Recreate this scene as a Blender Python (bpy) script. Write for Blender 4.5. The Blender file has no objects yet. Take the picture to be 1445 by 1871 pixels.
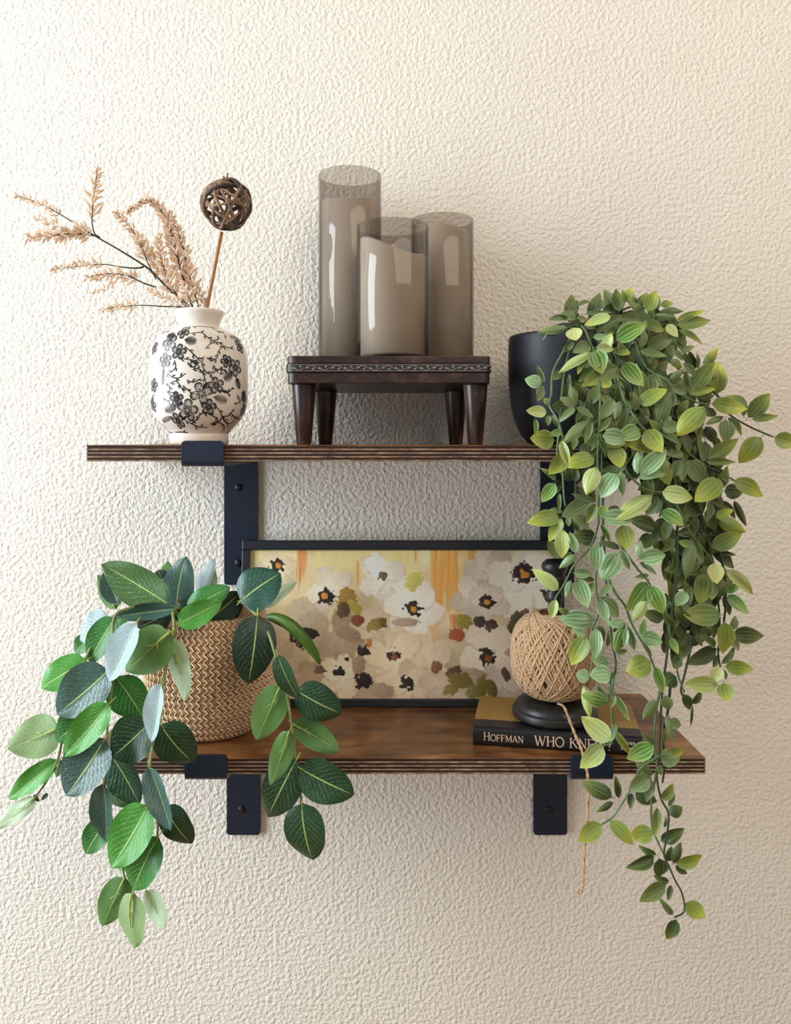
import bpy, bmesh, math, random
import numpy as np
from mathutils import Vector, Matrix
R = random.Random(7)
S = bpy.context.scene
COL = S.collection
# ---------------------------------------------------------------- camera, world, lights, exposure
FPX, PX0, PY0, DF, Z0 = 1450.0, 711.0, 808.0, 0.777, 1.45     # focal px, principal point px, distance to shelf fronts, eye height
cam = bpy.data.cameras.new('camera'); co = bpy.data.objects.new('camera', cam); COL.objects.link(co)
co.location = (0, -DF, Z0); co.rotation_euler = (math.pi/2, 0, 0)
cam.sensor_width = 36; cam.sensor_fit = 'AUTO'; cam.lens = 36*FPX/1871
cam.shift_x = (722.5-PX0)/1871; cam.shift_y = -(935.5-PY0)/1871; cam.clip_start = 0.01
S.camera = co
S.view_settings.view_transform = 'Standard'; S.view_settings.look = 'None'
S.view_settings.gamma = 1; S.view_settings.use_curve_mapping = False
S.view_settings.exposure = 0.04
w = bpy.data.worlds.new('world'); S.world = w; w.use_nodes = True
w.node_tree.nodes['Background'].inputs[0].default_value = (1.0, 0.945, 0.885, 1)
w.node_tree.nodes['Background'].inputs[1].default_value = 0.33
def area(name, loc, target, sx, sy, power, col):
    l = bpy.data.lights.new(name, 'AREA'); l.shape = 'RECTANGLE'; l.size = sx; l.size_y = sy; l.energy = power; l.color = col
    o = bpy.data.objects.new(name, l); COL.objects.link(o); o.location = loc
    o.rotation_euler = (Vector(target)-Vector(loc)).to_track_quat('-Z', 'Y').to_euler(); return o
area('window_daylight', (-1.70, -0.50, 1.72), (0.0, 0.12, 1.36), 0.8, 2.0, 64, (0.80, 0.905, 1.0))
area('ceiling_lamp', (1.0, -1.3, 2.6), (0.1, 0.15, 1.4), 1.8, 1.4, 22, (1.0, 0.86, 0.70))

# ---------------------------------------------------------------- helpers
def at(px, py, Y):
    D = Y+DF
    return Vector(((px-PX0)*D/FPX, Y, Z0+(PY0-py)*D/FPX))
def mpp(Y): return (Y+DF)/FPX
def lin(c):
    return tuple(((v/255)/12.92 if v/255 <= .04045 else ((v/255+.055)/1.055)**2.4) for v in c)
class MB:
    def __init__(s): s.v = []; s.f = []; s.m = []; s.uv = {}
    def add(s, vs, fs, mi=0):
        o = len(s.v); s.v += [tuple(v) for v in vs]; s.f += [tuple(i+o for i in f) for f in fs]; s.m += [mi]*len(fs)
    def box(s, lo, hi, mi=0, rot=None, org=(0, 0, 0)):
        vs = [Vector((x, y, z)) for x in (lo[0], hi[0]) for y in (lo[1], hi[1]) for z in (lo[2], hi[2])]
        if rot is not None: vs = [rot@v+Vector(org) for v in vs]
        s.add(vs, [(0, 1, 3, 2), (4, 6, 7, 5), (0, 4, 5, 1), (2, 3, 7, 6), (0, 2, 6, 4), (1, 5, 7, 3)], mi)
    def tube(s, pts, r, n=6, mi=0, caps=True):
        pts = [Vector(p) for p in pts]; N = len(pts)
        rr = r if callable(r) else (lambda t: r)
        up = Vector((0.13, -1, 0.21)); vs = []
        for i, p in enumerate(pts):
            d = (pts[min(i+1, N-1)]-pts[max(i-1, 0)])
            if d.length < 1e-9: d = Vector((0, 0, 1))
            d.normalize(); a = up-d*up.dot(d)
            if a.length < 1e-3: a = Vector((1, 0, 0))-d*d.x
            a.normalize(); b = d.cross(a); up = a; q = rr(i/max(1, N-1))
            for k in range(n):
                t = 2*math.pi*k/n; vs.append(p+a*(math.cos(t)*q)+b*(math.sin(t)*q))
        fs = [(i*n+k, i*n+(k+1) % n, (i+1)*n+(k+1) % n, (i+1)*n+k) for i in range(N-1) for k in range(n)]
        if caps: fs += [tuple(range(n-1, -1, -1)), tuple((N-1)*n+k for k in range(n))]
        s.add(vs, fs, mi)
    def lathe(s, prof, n=48, c=(0, 0, 0), mi=0, closed=False, sx=1, sy=1):
        N = len(prof); vs = [(c[0]+r*sx*math.cos(2*math.pi*k/n), c[1]+r*sy*math.sin(2*math.pi*k/n), c[2]+z) for r, z in prof for k in range(n)]
        M = N if closed else N-1
        fs = [(i*n+k, i*n+(k+1) % n, ((i+1) % N)*n+(k+1) % n, ((i+1) % N)*n+k) for i in range(M) for k in range(n)]
        if not closed: fs += [tuple(range(n-1, -1, -1)), tuple((N-1)*n+k for k in range(n))]
        s.add(vs, fs, mi)
    def mesh(s, name, mats, smooth=False):
        me = bpy.data.meshes.new(name); me.from_pydata(s.v, [], s.f)
        for m in (mats if isinstance(mats, (list, tuple)) else [mats]): me.materials.append(m)
        if any(s.m): me.polygons.foreach_set('material_index', s.m)
        if smooth: me.polygons.foreach_set('use_smooth', [True]*len(s.f))
        me.update(); return me
    def build(s, name, mats, parent=None, smooth=False, bevel=0, seg=2):
        o = bpy.data.objects.new(name, s.mesh(name, mats, smooth)); COL.objects.link(o)
        if parent is not None:
            o.parent = parent; o.matrix_parent_inverse = Matrix.Translation(-parent.location) if parent.type == 'EMPTY' and parent.parent is None else parent.matrix_basis.inverted()
        if bevel:
            b = o.modifiers.new('bevel', 'BEVEL'); b.width = bevel; b.segments = seg; b.limit_method = 'ANGLE'; b.angle_limit = .7
        return o
def sub(o, parent):       # parent a world-space mesh to a world-space mesh part
    o.parent = parent; o.matrix_parent_inverse = Matrix.Identity(4); return o
def tag(o, label, cat, group=None, kind=None):
    if label: o['label'] = label
    if cat: o['category'] = cat
    if group: o['group'] = group
    if kind: o['kind'] = kind
    return o
def thing(name, label, cat, loc, group=None):
    o = bpy.data.objects.new(name, None); COL.objects.link(o); o.location = loc; o.empty_display_size = .02
    return tag(o, label, cat, group)
def smooth_path(P, n=6):
    P = [tuple(p) for p in P]; out = []
    Q = [P[0]]+P+[P[-1]]
    for i in range(1, len(Q)-2):
        for k in range(n):
            t = k/n; out.append(tuple(.5*((2*Q[i][j])+(-Q[i-1][j]+Q[i+1][j])*t+(2*Q[i-1][j]-5*Q[i][j]+4*Q[i+1][j]-Q[i+2][j])*t*t+(-Q[i-1][j]+3*Q[i][j]-3*Q[i+1][j]+Q[i+2][j])*t**3) for j in range(len(P[0]))))
    out.append(P[-1]); return out

# ---------------------------------------------------------------- materials
class NT:
    def __init__(s, name):
        s.mat = bpy.data.materials.new(name); s.mat.use_nodes = True; s.t = s.mat.node_tree
        s.b = s.t.nodes['Principled BSDF']
    def n(s, typ, **kw):
        x = s.t.nodes.new(typ)
        for k, v in kw.items():
            if k.startswith('i_'):
                k2 = k[2:]; k2 = int(k2) if k2.isdigit() else k2.replace('_', ' ')
                if isinstance(v, bpy.types.NodeSocket): s.t.links.new(v, x.inputs[k2])
                else: x.inputs[k2].default_value = v
            else: setattr(x, k, v)
        return x
    def m(s, op, a, b=0.0, c=0.0, clamp=False):
        x = s.t.nodes.new('ShaderNodeMath'); x.operation = op; x.use_clamp = clamp
        for i, v in enumerate((a, b, c)):
            if isinstance(v, bpy.types.NodeSocket): s.t.links.new(v, x.inputs[i])
            else: x.inputs[i].default_value = v
        return x.outputs[0]
    def mix(s, f, a, b, blend='MIX'):
        x = s.t.nodes.new('ShaderNodeMix'); x.data_type = 'RGBA'; x.blend_type = blend
        for i, v in ((0, f), (6, a), (7, b)):
            if isinstance(v, bpy.types.NodeSocket): s.t.links.new(v, x.inputs[i])
            else: x.inputs[i].default_value = v if i == 0 else (tuple(v)+(1,))[:4]
        return x.outputs[2]
    def ramp(s, f, stops, interp='LINEAR'):
        x = s.t.nodes.new('ShaderNodeValToRGB'); s.t.links.new(f, x.inputs[0]); cr = x.color_ramp; cr.interpolation = interp
        while len(cr.elements) < len(stops): cr.elements.new(.5)
        for e, (p, c) in zip(cr.elements, stops): e.position = p; e.color = (c, c, c, 1) if isinstance(c, (int, float)) else tuple(c)+(1,)
        return x.outputs[0]
    def set(s, name, v):
        if isinstance(v, bpy.types.NodeSocket): s.t.links.new(v, s.b.inputs[name])
        else: s.b.inputs[name].default_value = (tuple(v)+(1,))[:4] if isinstance(v, (tuple, list)) else v
    def coord(s, out='Object', scale=(1, 1, 1)):
        c = s.n('ShaderNodeTexCoord').outputs[out]
        return s.n('ShaderNodeMapping', i_Vector=c, i_Scale=scale).outputs[0]
    def noise(s, vec, scale, detail=3, rough=.5, dist=0):
        return s.n('ShaderNodeTexNoise', i_Vector=vec, i_Scale=scale, i_Detail=detail, i_Roughness=rough, i_Distortion=dist).outputs[0]
    def bump(s, h, strength=.5, dist=.001):
        s.set('Normal', s.n('ShaderNodeBump', i_Height=h, i_Strength=strength, i_Distance=dist).outputs[0])
def M(name, c1, c2=None, rough=.5, scale=60, stretch=(1, 1, 1), bump=0, bscale=None, spec=.5, metal=0, detail=4):
    t = NT(name); v = t.coord('Object', stretch); n = t.noise(v, scale, detail, .6)
    t.set('Base Color', t.mix(t.ramp(n, [(.3, 0), (.7, 1)]), lin(c1), lin(c2 or c1)))
    t.set('Roughness', rough); t.set('Specular IOR Level', spec); t.set('Metallic', metal)
    if bump: t.bump(t.noise(v, bscale or scale*3, 2), .6, bump)
    return t.mat

def wall_mat():
    t = NT('textured_wall_paint'); v = t.coord('Object')
    warp = t.noise(v, 40, 2)
    a = t.noise(v, 205, 1.6, .5, .1); b = t.noise(v, 480, 1.5, .5, 0); c = t.noise(v, 9, 1)
    h = t.m('ADD', t.ramp(a, [(.28, 0), (.75, 1)], 'LINEAR'), t.m('MULTIPLY', b, .30))
    t.set('Base Color', t.mix(c, lin((233, 227, 215)), lin((228, 221, 207))))
    t.set('Roughness', .62); t.set('Specular IOR Level', .25)
    t.bump(h, .8, .0016); return t.mat
WALL = wall_mat()
METAL = M('black_powder_coated_steel', (16, 27, 43), (21, 35, 54), .42, 900, bump=.0001, spec=.5)  # navy tint paints reflected window light into the black base colour
SCREWM = M('dark_screw_metal', (22, 24, 28), (40, 42, 46), .35, 300, metal=.6)
def wood_mat(name, dark, mid, light, rough=.45, sx=4, sy=60, sz=60, ring=True):
    t = NT(name); v = t.coord('Object', (sx, sy, sz)); n = t.noise(v, 1.0, 6, .65, 1.2)
    v2 = t.coord('Object', (sx*.9, sy*.28, sz*.28)); n2 = t.noise(v2, 1.0, 3, .5, 1.5)
    f = t.m('ADD', t.m('MULTIPLY', n, .55), t.m('MULTIPLY', n2, .45))
    t.set('Base Color', t.ramp(f, [(.36, lin(dark)), (.5, lin(mid)), (.64, lin(light))])); t.set('Roughness', rough)
    t.bump(n, .3, .0004); return t.mat
PLYTOP = wood_mat('stained_plywood_face', (58, 33, 15), (112, 72, 38), (160, 110, 64), .34, 9, 34, 34)
PLYLIGHT = wood_mat('light_ply_edge', (88, 62, 46), (140, 108, 84), (184, 154, 124), .6, 60, 300, 300)
PLYDARK = wood_mat('dark_ply_edge', (18, 10, 8), (34, 20, 14), (58, 38, 28), .6, 40, 200, 200)
STAND = wood_mat('dark_distressed_wood', (24, 16, 15), (52, 36, 32), (92, 66, 56), .33, 25, 90, 40)
STANDLEG = wood_mat('dark_turned_wood', (22, 15, 14), (52, 35, 30), (104, 76, 62), .3, 90, 90, 18)
BAND = M('carved_pewter_band', (30, 27, 27), (56, 50, 48), .4, 500)
SCROLL = M('worn_silver_relief', (120, 116, 112), (170, 166, 160), .4, 500, metal=.3)
WAX = M('ivory_wax', (234, 224, 205), (238, 228, 210), .55, 20)
def glass_mat():
    t = NT('smoked_glass'); t.t.nodes.remove(t.b); out = t.t.nodes['Material Output']
    tr = t.n('ShaderNodeBsdfTransparent'); fc0 = t.n('ShaderNodeLayerWeight', i_Blend=.5).outputs['Facing']
    t.t.links.new(t.mix(t.m('POWER', fc0, 3.5), (.79, .765, .745), (.30, .28, .27)), tr.inputs[0])
    gl = t.n('ShaderNodeBsdfGlossy', i_Roughness=.06); gl.inputs[0].default_value = (1, 1, 1, 1)
    fc = t.n('ShaderNodeLayerWeight', i_Blend=.5).outputs['Facing']
    fr = t.m('ADD', t.m('MULTIPLY', t.m('POWER', fc, 5.0), .55), .035)
    mx = t.n('ShaderNodeMixShader'); t.t.links.new(fr, mx.inputs[0]); t.t.links.new(tr.outputs[0], mx.inputs[1]); t.t.links.new(gl.outputs[0], mx.inputs[2])
    t.t.links.new(mx.outputs[0], out.inputs[0]); return t.mat
GLASS = glass_mat()
CERAM = M('glazed_white_ceramic', (238, 232, 222), (226, 214, 200), .16, 18, spec=.6)
INK = M('black_printed_ink', (20, 20, 26), (34, 34, 42), .3, 200)
POTM = M('matte_black_pot', (26, 29, 34), (34, 38, 44), .5, 90, bump=.0004, bscale=60)
BLACKW = M('black_painted_wood', (17, 16, 16), (36, 34, 33), .42, 90, bump=.0006, bscale=120)
TWINE = M('jute_twine', (214, 182, 144), (176, 136, 98), .85, 700, bump=.0004, bscale=1500)
TWINED = M('jute_twine_core', (120, 84, 54), (86, 58, 36), .9, 400)
SEAG = M('tan_seagrass', (202, 156, 108), (164, 118, 76), .85, 500)
CREAM = M('cream_cord', (244, 226, 196), (226, 200, 162), .85, 400)
BASKIN = M('basket_backing', (140, 100, 62), (104, 72, 42), .9, 300)
FRAMEM = M('charcoal_frame_wood', (20, 26, 34), (30, 37, 46), .38, 60, (3, 60, 60), bump=.0001)
BOOKBLK = M('black_book_cloth', (18, 18, 20), (25, 25, 28), .38, 300)
GOLD = M('gold_book_cover', (164, 126, 62), (176, 138, 72), .42, 300, metal=.25)
PAGES = M('book_pages', (222, 210, 184), (202, 188, 158), .8, 400, (1, 1, 12))
FOIL = M('copper_foil_lettering', (236, 206, 180), (222, 180, 150), .35, 300, metal=.2)
STICK = M('bamboo_stick', (178, 120, 66), (148, 94, 50), .5, 40, (40, 40, 4))
VINEW = M('grey_brown_rattan_vine', (156, 126, 100), (96, 74, 58), .7, 120, bump=.0005)
VINED = M('dark_rattan_vine', (44, 33, 28), (64, 48, 40), .7, 120)
DSTEM = M('dry_olive_stem', (70, 66, 38), (40, 36, 26), .6, 90)
DBUD = M('dried_blush_bud', (250, 230, 210), (226, 194, 162), .8, 120)
DNEED = M('dry_needle', (110, 98, 56), (80, 68, 40), .7, 100)
STEMG = M('green_vine_stem', (104, 130, 84), (74, 98, 58), .5, 90)
STEMD = M('dark_green_vine_stem', (44, 62, 38), (60, 82, 50), .5, 90)
STEMP = M('pale_branch_stem', (140, 152, 92), (104, 110, 66), .5, 60)
SPROUT = M('yellow_green_midrib', (176, 196, 96), (150, 172, 80), .5, 60)

def leaf_small_mat(name, stripes, rough):
    t = NT(name); uv = t.n('ShaderNodeUVMap').outputs[0]; sp = t.n('ShaderNodeSeparateXYZ', i_0=uv)
    u = t.m('ABSOLUTE', t.m('SUBTRACT', sp.outputs[0], .5)); v = sp.outputs[1]          # u: 0 midrib .. .5 rim
    oi = t.n('ShaderNodeObjectInfo'); base = oi.outputs['Color']; al = oi.outputs['Alpha']
    ns = t.noise(t.coord('Object', (3, 3, 3)), 2.2, 3)
    base = t.mix(t.m('MULTIPLY', ns, .5), base, t.mix(1.0, base, (.62, .66, .55), 'MULTIPLY'))
    tipf = t.m('MULTIPLY', t.ramp(t.m('ADD', v, t.m('MULTIPLY', t.m('SUBTRACT', ns, .5), .5)), [(.42, 0), (.95, 1)]), al)
    c = t.mix(tipf, base, lin((196, 198, 66)))
    stripe = t.ramp(t.m('ABSOLUTE', t.m('SINE', t.m('MULTIPLY', u, 15.0))), [(.0, 1), (.42, 0)])
    rim = t.ramp(u, [(.43, 0), (.5, 1)])
    f = t.m('MULTIPLY', t.m('MAXIMUM', stripe, rim), stripes)
    c = t.mix(f, c, lin((206, 222, 186)))
    dark = t.m('MULTIPLY', t.ramp(t.m('ABSOLUTE', t.m('SUBTRACT', u, .12)), [(0, 1), (.045, 0)]), .45)
    c = t.mix(dark, c, t.mix(1.0, c, (.35, .42, .3), 'MULTIPLY'))
    t.set('Base Color', c); t.set('Roughness', rough); t.set('Specular IOR Level', .5)
    t.set('Subsurface Weight', 0.0)
    t.bump(stripe, .4, .0006); return t.mat
LS1 = leaf_small_mat('small_leaf_plain', .18, .42)
LS2 = leaf_small_mat('small_leaf_pale_striped', .66, .3)
def leaf_big_mat(name, vein, rough, under=False):
    t = NT(name); uv = t.n('ShaderNodeUVMap').outputs[0]; sp = t.n('ShaderNodeSeparateXYZ', i_0=uv)
    u = t.m('ABSOLUTE', t.m('SUBTRACT', sp.outputs[0], .5)); v = sp.outputs[1]
    oi = t.n('ShaderNodeObjectInfo'); base = oi.outputs['Color']; al = oi.outputs['Alpha']
    ns = t.noise(uv, 5, 4, .6); ns2 = t.noise(uv, 16, 3)
    base = t.mix(ns, t.mix(1.0, base, (.72, .8, .72), 'MULTIPLY'), base)
    ph = t.m('ADD', t.m('SUBTRACT', t.m('MULTIPLY', v, 9.5), t.m('MULTIPLY', u, 7.0)), t.m('MULTIPLY', ns2, .9))
    fr = t.m('ABSOLUTE', t.m('SUBTRACT', t.m('FRACT', ph), .5))
    side = t.ramp(fr, [(.0, 1), (.075, 0)])
    side = t.m('MULTIPLY', side, t.ramp(u, [(.30, 1), (.47, 0)]))
    ph2 = t.m('ABSOLUTE', t.m('SUBTRACT', t.m('FRACT', t.m('ADD', t.m('MULTIPLY', ph, 2.6), t.m('MULTIPLY', u, 9))), .5))
    side = t.m('MAXIMUM', side, t.m('MULTIPLY', t.ramp(ph2, [(0, 1), (.09, 0)]), .38))
    mid = t.m('MULTIPLY', t.ramp(u, [(.008, 1), (.022, 0)]), t.ramp(v, [(.8, 1), (1, 0)]))
    c = t.mix(t.m('MULTIPLY', t.m('MULTIPLY', side, vein), al), base, lin((150, 196, 110)))
    c = t.mix(t.m('MULTIPLY', mid, .85 if not under else .4), c, lin((190, 208, 120)))
    t.set('Base Color', c); t.set('Roughness', rough); t.set('Specular IOR Level', .5)
    t.bump(t.m('SUBTRACT', t.m('MULTIPLY', ns2, .35), t.m('MAXIMUM', side, mid)), .5, 0.0013 if name.endswith('glossy') else .0009); return t.mat
LB1 = leaf_big_mat('big_leaf_upper', .75, .34)
LB2 = leaf_big_mat('big_leaf_underside', .06, .55, True)
LB3 = leaf_big_mat('big_leaf_glossy', .25, .26)

# ---------------------------------------------------------------- leaf meshes (unit length along +Y, unit width along X, facing +Z)
def leaf_mesh(name, mat, prof, fold, bend, curl, nu=4, nv=9, thick=.012, petiole=.12, extra=None):
    vs, fs, uvs, mi = [], [], [], []
    for layer in (0, 1):
        for j in range(nv+1):
            v = j/nv; hw = .5*prof(v)
            for i in range(nu+1):
                a = i/nu*2-1; x = a*hw
                z = fold*abs(a)*prof(v)*.5+bend*(-(v-.35)**2)+curl*(a*a)*prof(v)*.4+.02*math.sin(9*v+3*a)*abs(a)
                vs.append((x, v, z-(thick if layer else 0)*(1 if 0 < j < nv and 0 < i < nu else 0)))
                uvs.append((a*.5+.5, v))
    st = (nu+1)*(nv+1)
    for j in range(nv):
        for i in range(nu):
            q = [j*(nu+1)+i, j*(nu+1)+i+1, (j+1)*(nu+1)+i+1, (j+1)*(nu+1)+i]
            fs.append(tuple(q)); fs.append(tuple(x+st for x in reversed(q))); mi += [0, 0]
    mb = MB()
    z0 = bend*(-.35**2)
    mb.tube([(0, -petiole, z0-.05), (0, 0, z0), (0, .1, bend*(-.25**2)-.008)], .016, 4)
    if extra: extra(mb, bend)
    o = len(vs); vs += mb.v; fs += [tuple(i+o for i in f) for f in mb.f]; mi += [1]*len(mb.f); uvs += [(.5, .1)]*len(mb.v)
    me = bpy.data.meshes.new(name); me.from_pydata(vs, [], fs); me.materials.append(mat); me.materials.append(SPROUT if extra or nu > 4 else STEMG)
    me.polygons.foreach_set('material_index', mi); me.polygons.foreach_set('use_smooth', [True]*len(fs))
    ul = me.uv_layers.new(name='UVMap'); li = np.empty(len(me.loops), dtype=np.int32); me.loops.foreach_get('vertex_index', li)
    ul.data.foreach_set('uv', np.array(uvs, dtype=np.float32)[li].ravel()); me.update(); return me
def prof_small(v):
    return max(0.0, (v**.62)*((1-v)**.92)/((.4026**.62)*(.5974**.92)))
def prof_big(v):
    return max(0.0, (v**.50)*((1-v)**.72)/((.4098**.50)*(.5902**.72)))
def sprout(mb, bend):
    f = lambda v: bend*(-(v-.35)**2)
    mb.tube([(0, 0, f(0)+.02), (0, .12, f(.12)+.045), (0, .3, f(.3)+.045), (0, .6, f(.6)+.01)], lambda t: .034*(1-t)+.006, 5)
    mb.tube([(0, .3, f(.3)+.04), (.10, .42, f(.4)+.05)], .011, 4)
    mb.tube([(0, .24, f(.24)+.04), (-.12, .30, f(.3)+.06)], .011, 4)
SM = {}
for mi_, mt in ((1, LS1), (2, LS2)):
    SM[mi_] = [leaf_mesh('vine_leaf', mt, prof_small, *p, nu=4, nv=8) for p in ((.10, .25, .10), (.22, -.2, 0), (-.10, .45, -.15), (.3, .1, .1), (.05, -.4, .2))]
BM = {'t': [leaf_mesh('broad_leaf', LB1, prof_big, *p, nu=8, nv=14, thick=.006, petiole=.1) for p in ((.10, .22, .04), (.16, -.15, 0), (.05, .4, -.1))],
      'u': [leaf_mesh('broad_leaf_under', LB2, prof_big, *p, nu=8, nv=14, thick=.006, petiole=.08, extra=sprout) for p in ((-.08, .15, .05), (.06, -.25, -.1))],
      's': [leaf_mesh('broad_leaf_glossy', LB3, prof_big, *p, nu=8, nv=14, thick=.006, petiole=.1) for p in ((.10, .25, -.12), (.25, -.15, 0))]}
def leaf_matrix(b, t, wpx_m, hint):
    y = t-b; L = y.length; yh = y.normalized(); n = Vector(hint); n = n-yh*n.dot(yh); n.normalize(); x = yh.cross(n)
    wm = wpx_m/max(.3, math.hypot(x.x, x.z))
    m = Matrix.Identity(4)
    for i in range(3): m[i][0] = x[i]*wm; m[i][1] = yh[i]*L; m[i][2] = n[i]*L; m[i][3] = b[i]
    return m
def put_leaf(me, m, color, parent, name='leaf', label=None):
    o = bpy.data.objects.new(name, me); COL.objects.link(o); o.color = color; o.parent = parent
    o.matrix_parent_inverse = Matrix.Translation(-parent.location); o.matrix_basis = m
    if label: o['label'] = label
    return o

# ---------------------------------------------------------------- setting
mb = MB(); mb.box((-2.2, .2, 0), (2.4, .3, 2.6)); wl = mb.build('wall_back', WALL); wl['kind'] = 'structure'
mb = MB(); mb.box((-2.2, -2.5, -.05), (2.4, .3, 0)); fl = mb.build('floor', wood_mat('oak_floor', (120, 84, 52), (156, 116, 78), (180, 140, 98), .4, 3, 30, 30)); fl['kind'] = 'structure'
mb = MB(); mb.box((-2.2, .186, 0), (2.4, .2, .1)); bb = mb.build('baseboard_back', M('white_trim', (232, 228, 220)), bevel=.003); bb['kind'] = 'structure'

# ---------------------------------------------------------------- shelf boards, built ply by ply
ZU, ZL, TH = Z0-.0027, Z0-.3092, .0161
def board(x0, x1, zt, label):
    t = thing('shelf_board', label, 'shelf', ((x0+x1)/2, .1, zt-TH), 'two wall shelf boards')
    nl = 9; th = [1.5 if k % 2 == 0 else 2.1 for k in range(nl)]; s = sum(th); z = zt
    for k in range(nl):
        h = TH*th[k]/s; e = 0 if k % 2 == 0 else .0007
        if k in (0, nl-1): e = .0004
        mb = MB(); mb.box((x0+e, 0+e, z-h), (x1-e, .1985, z))
        mt = PLYTOP if k == 0 else (PLYLIGHT if k % 2 == 0 else PLYDARK)
        mb.build('ply', mt, t, bevel=.0004, seg=1); z -= h
    return t
board(-.297, .313, ZU, 'upper stained plywood shelf board carrying the vase, the candle riser and the black pot')
board(-.2995, .3103, ZL, 'lower stained plywood shelf board carrying the basket, the framed painting and the book')

# ---------------------------------------------------------------- brackets
def bracket(x, zt, label, screws):
    t = thing('shelf_bracket', label, 'bracket', (x, .198, zt-TH-.156), 'black steel shelf brackets')
    th = .0046; zb = zt-TH-.0003
    yl = -.0006-th/2; za = zb-th/2; yw = .1998-th/2
    r = .0045; P = [(yl, zt+.0042)]
    nn = 5
    P += [(yl, zt-k*(TH-.002)/6) for k in range(0, 7)]
    for k in range(nn+1):
        a = math.pi+math.pi/2*k/nn; P.append((yl+r+r*math.cos(a), za+r+r*math.sin(a)))
    P.append((.05, za)); P.append((.15, za))
    for k in range(nn+1):
        a = math.pi/2*(1-k/nn); P.append((yw-r+r*math.cos(a), za-r+r*math.sin(a)))
    zend = zt-TH-.156
    P += [(yw, za-.03), (yw, za-.08), (yw, zend+.004), (yw, zend+.002), (yw, zend+.0008), (yw, zend)]
    P[1:1] = [(yl, zt+.0034), (yl, zt+.0022)]
    L = [0]
    for a, b in zip(P, P[1:]): L.append(L[-1]+math.hypot(b[0]-a[0], b[1]-a[1]))
    vs = []; W = .0412/2; cr = .004
    for i, (y, z) in enumerate(P):
        a = P[max(0, i-1)]; b = P[min(len(P)-1, i+1)]; dy, dz = b[0]-a[0], b[1]-a[1]; l = math.hypot(dy, dz) or 1; ny, nz = -dz/l, dy/l
        s = min(L[i], L[-1]-L[i]); hw = W if s > cr else W-cr+math.sqrt(max(0, cr*cr-(cr-s)**2))
        for sx, sn in ((-1, 1), (1, 1), (1, -1), (-1, -1)): vs.append((x+sx*hw, y+sn*ny*th/2, z+sn*nz*th/2))
    N = len(P); fs = [(i*4+k, (i+1)*4+k, (i+1)*4+(k+1) % 4, i*4+(k+1) % 4) for i in range(N-1) for k in range(4)]+[(0, 1, 2, 3), ((N-1)*4+3, (N-1)*4+2, (N-1)*4+1, (N-1)*4)]
    mb = MB(); mb.add(vs, fs); mb.build('strap', METAL, t, bevel=.0008)
    for dx, z in screws:
        mb = MB(); yy = yw-th/2; c = (x+dx, yy, z); prof = [(.0001, -.0017), (.0022, -.0016), (.0041, -.0007), (.0046, 0), (.0046, .001), (.0001, .001)]
        vs = [(c[0]+r_*math.cos(2*math.pi*k/20), c[1]+h, c[2]+r_*math.sin(2*math.pi*k/20)) for r_, h in prof for k in range(20)]
        mb.add(vs, [(i*20+k, i*20+(k+1) % 20, (i+1)*20+(k+1) % 20, (i+1)*20+k) for i in range(5) for k in range(20)])
        s = mb.build('screw', SCREWM, t, smooth=True)
        m2 = MB(); m2.box((c[0]-.0022, yy-.0019, z-.0005), (c[0]+.0022, yy-.0012, z+.0005)); m2.box((c[0]-.0005, yy-.0019, z-.0022), (c[0]+.0005, yy-.0012, z+.0022))
        sl = m2.build('cross_slot', VINED); sl.parent = s
    return t
def zpx(py, Y=.19): return Z0+(PY0-py)*(Y+DF)/FPX
bracket(-.1817, ZU, 'black steel bracket under the upper shelf left end, beneath the floral vase', [(-.0025, zpx(891)), (-.003, zpx(1030))])
bracket(.206, ZU, 'black steel bracket under the upper shelf right end, behind the trailing plant', [(0, zpx(891)), (0, zpx(1030))])
bracket(-.1785, ZL, 'black steel bracket under the lower shelf left end, below the woven basket', [(-.002, zpx(1483))])
bracket(.1975, ZL, 'black steel bracket under the lower shelf right end, below the book', [(-.001, zpx(1483))])

# ---------------------------------------------------------------- floral vase
VX, VY = -.2075, .09
vt = thing('floral_vase', 'white ceramic vase with black floral print, holding dried stems on the upper shelf', 'vase', (VX, VY, ZU))
def vp(py, hw): D = VY+DF; return (hw*D/FPX, (PY0-py)*D/FPX+Z0-ZU)
outer = [(.0001, 0), (.0300, 0), (.0316, .0015), (.0318, .0105), (.0312, .0120), (.0345, .0165), (.0420, .0240), (.0485, .0335), (.0520, .046), (.0528, .060), (.0528, .083), (.0520, .096), (.0490, .1075), (.0425, .1170), (.0330, .1235), (.0240, .1268), (.0222, .1285), (.0222, .1315), (.0240, .1370), (.0262, .1415), (.0270, .1440), (.0266, .1458), (.0250, .1462)]
inner = [(.0225, .1440), (.0200, .1360), (.0190, .1290), (.030, .1200), (.046, .1000), (.048, .06), (.03, .01), (.0001, .006)]
mb = MB()
prof2 = smooth_path(outer[4:18], 4); full = outer[:4]+prof2+outer[18:]+inner
mb.lathe(full, 64, (VX, VY, ZU)); body = mb.build('body', CERAM, vt, smooth=True)
def vR(z):
    for (r0, z0), (r1, z1) in zip(full[3:], full[4:]):
        if z0 <= z <= z1 and z1 > z0: return r0+(r1-r0)*(z-z0)/(z1-z0)
    return .0528
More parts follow.
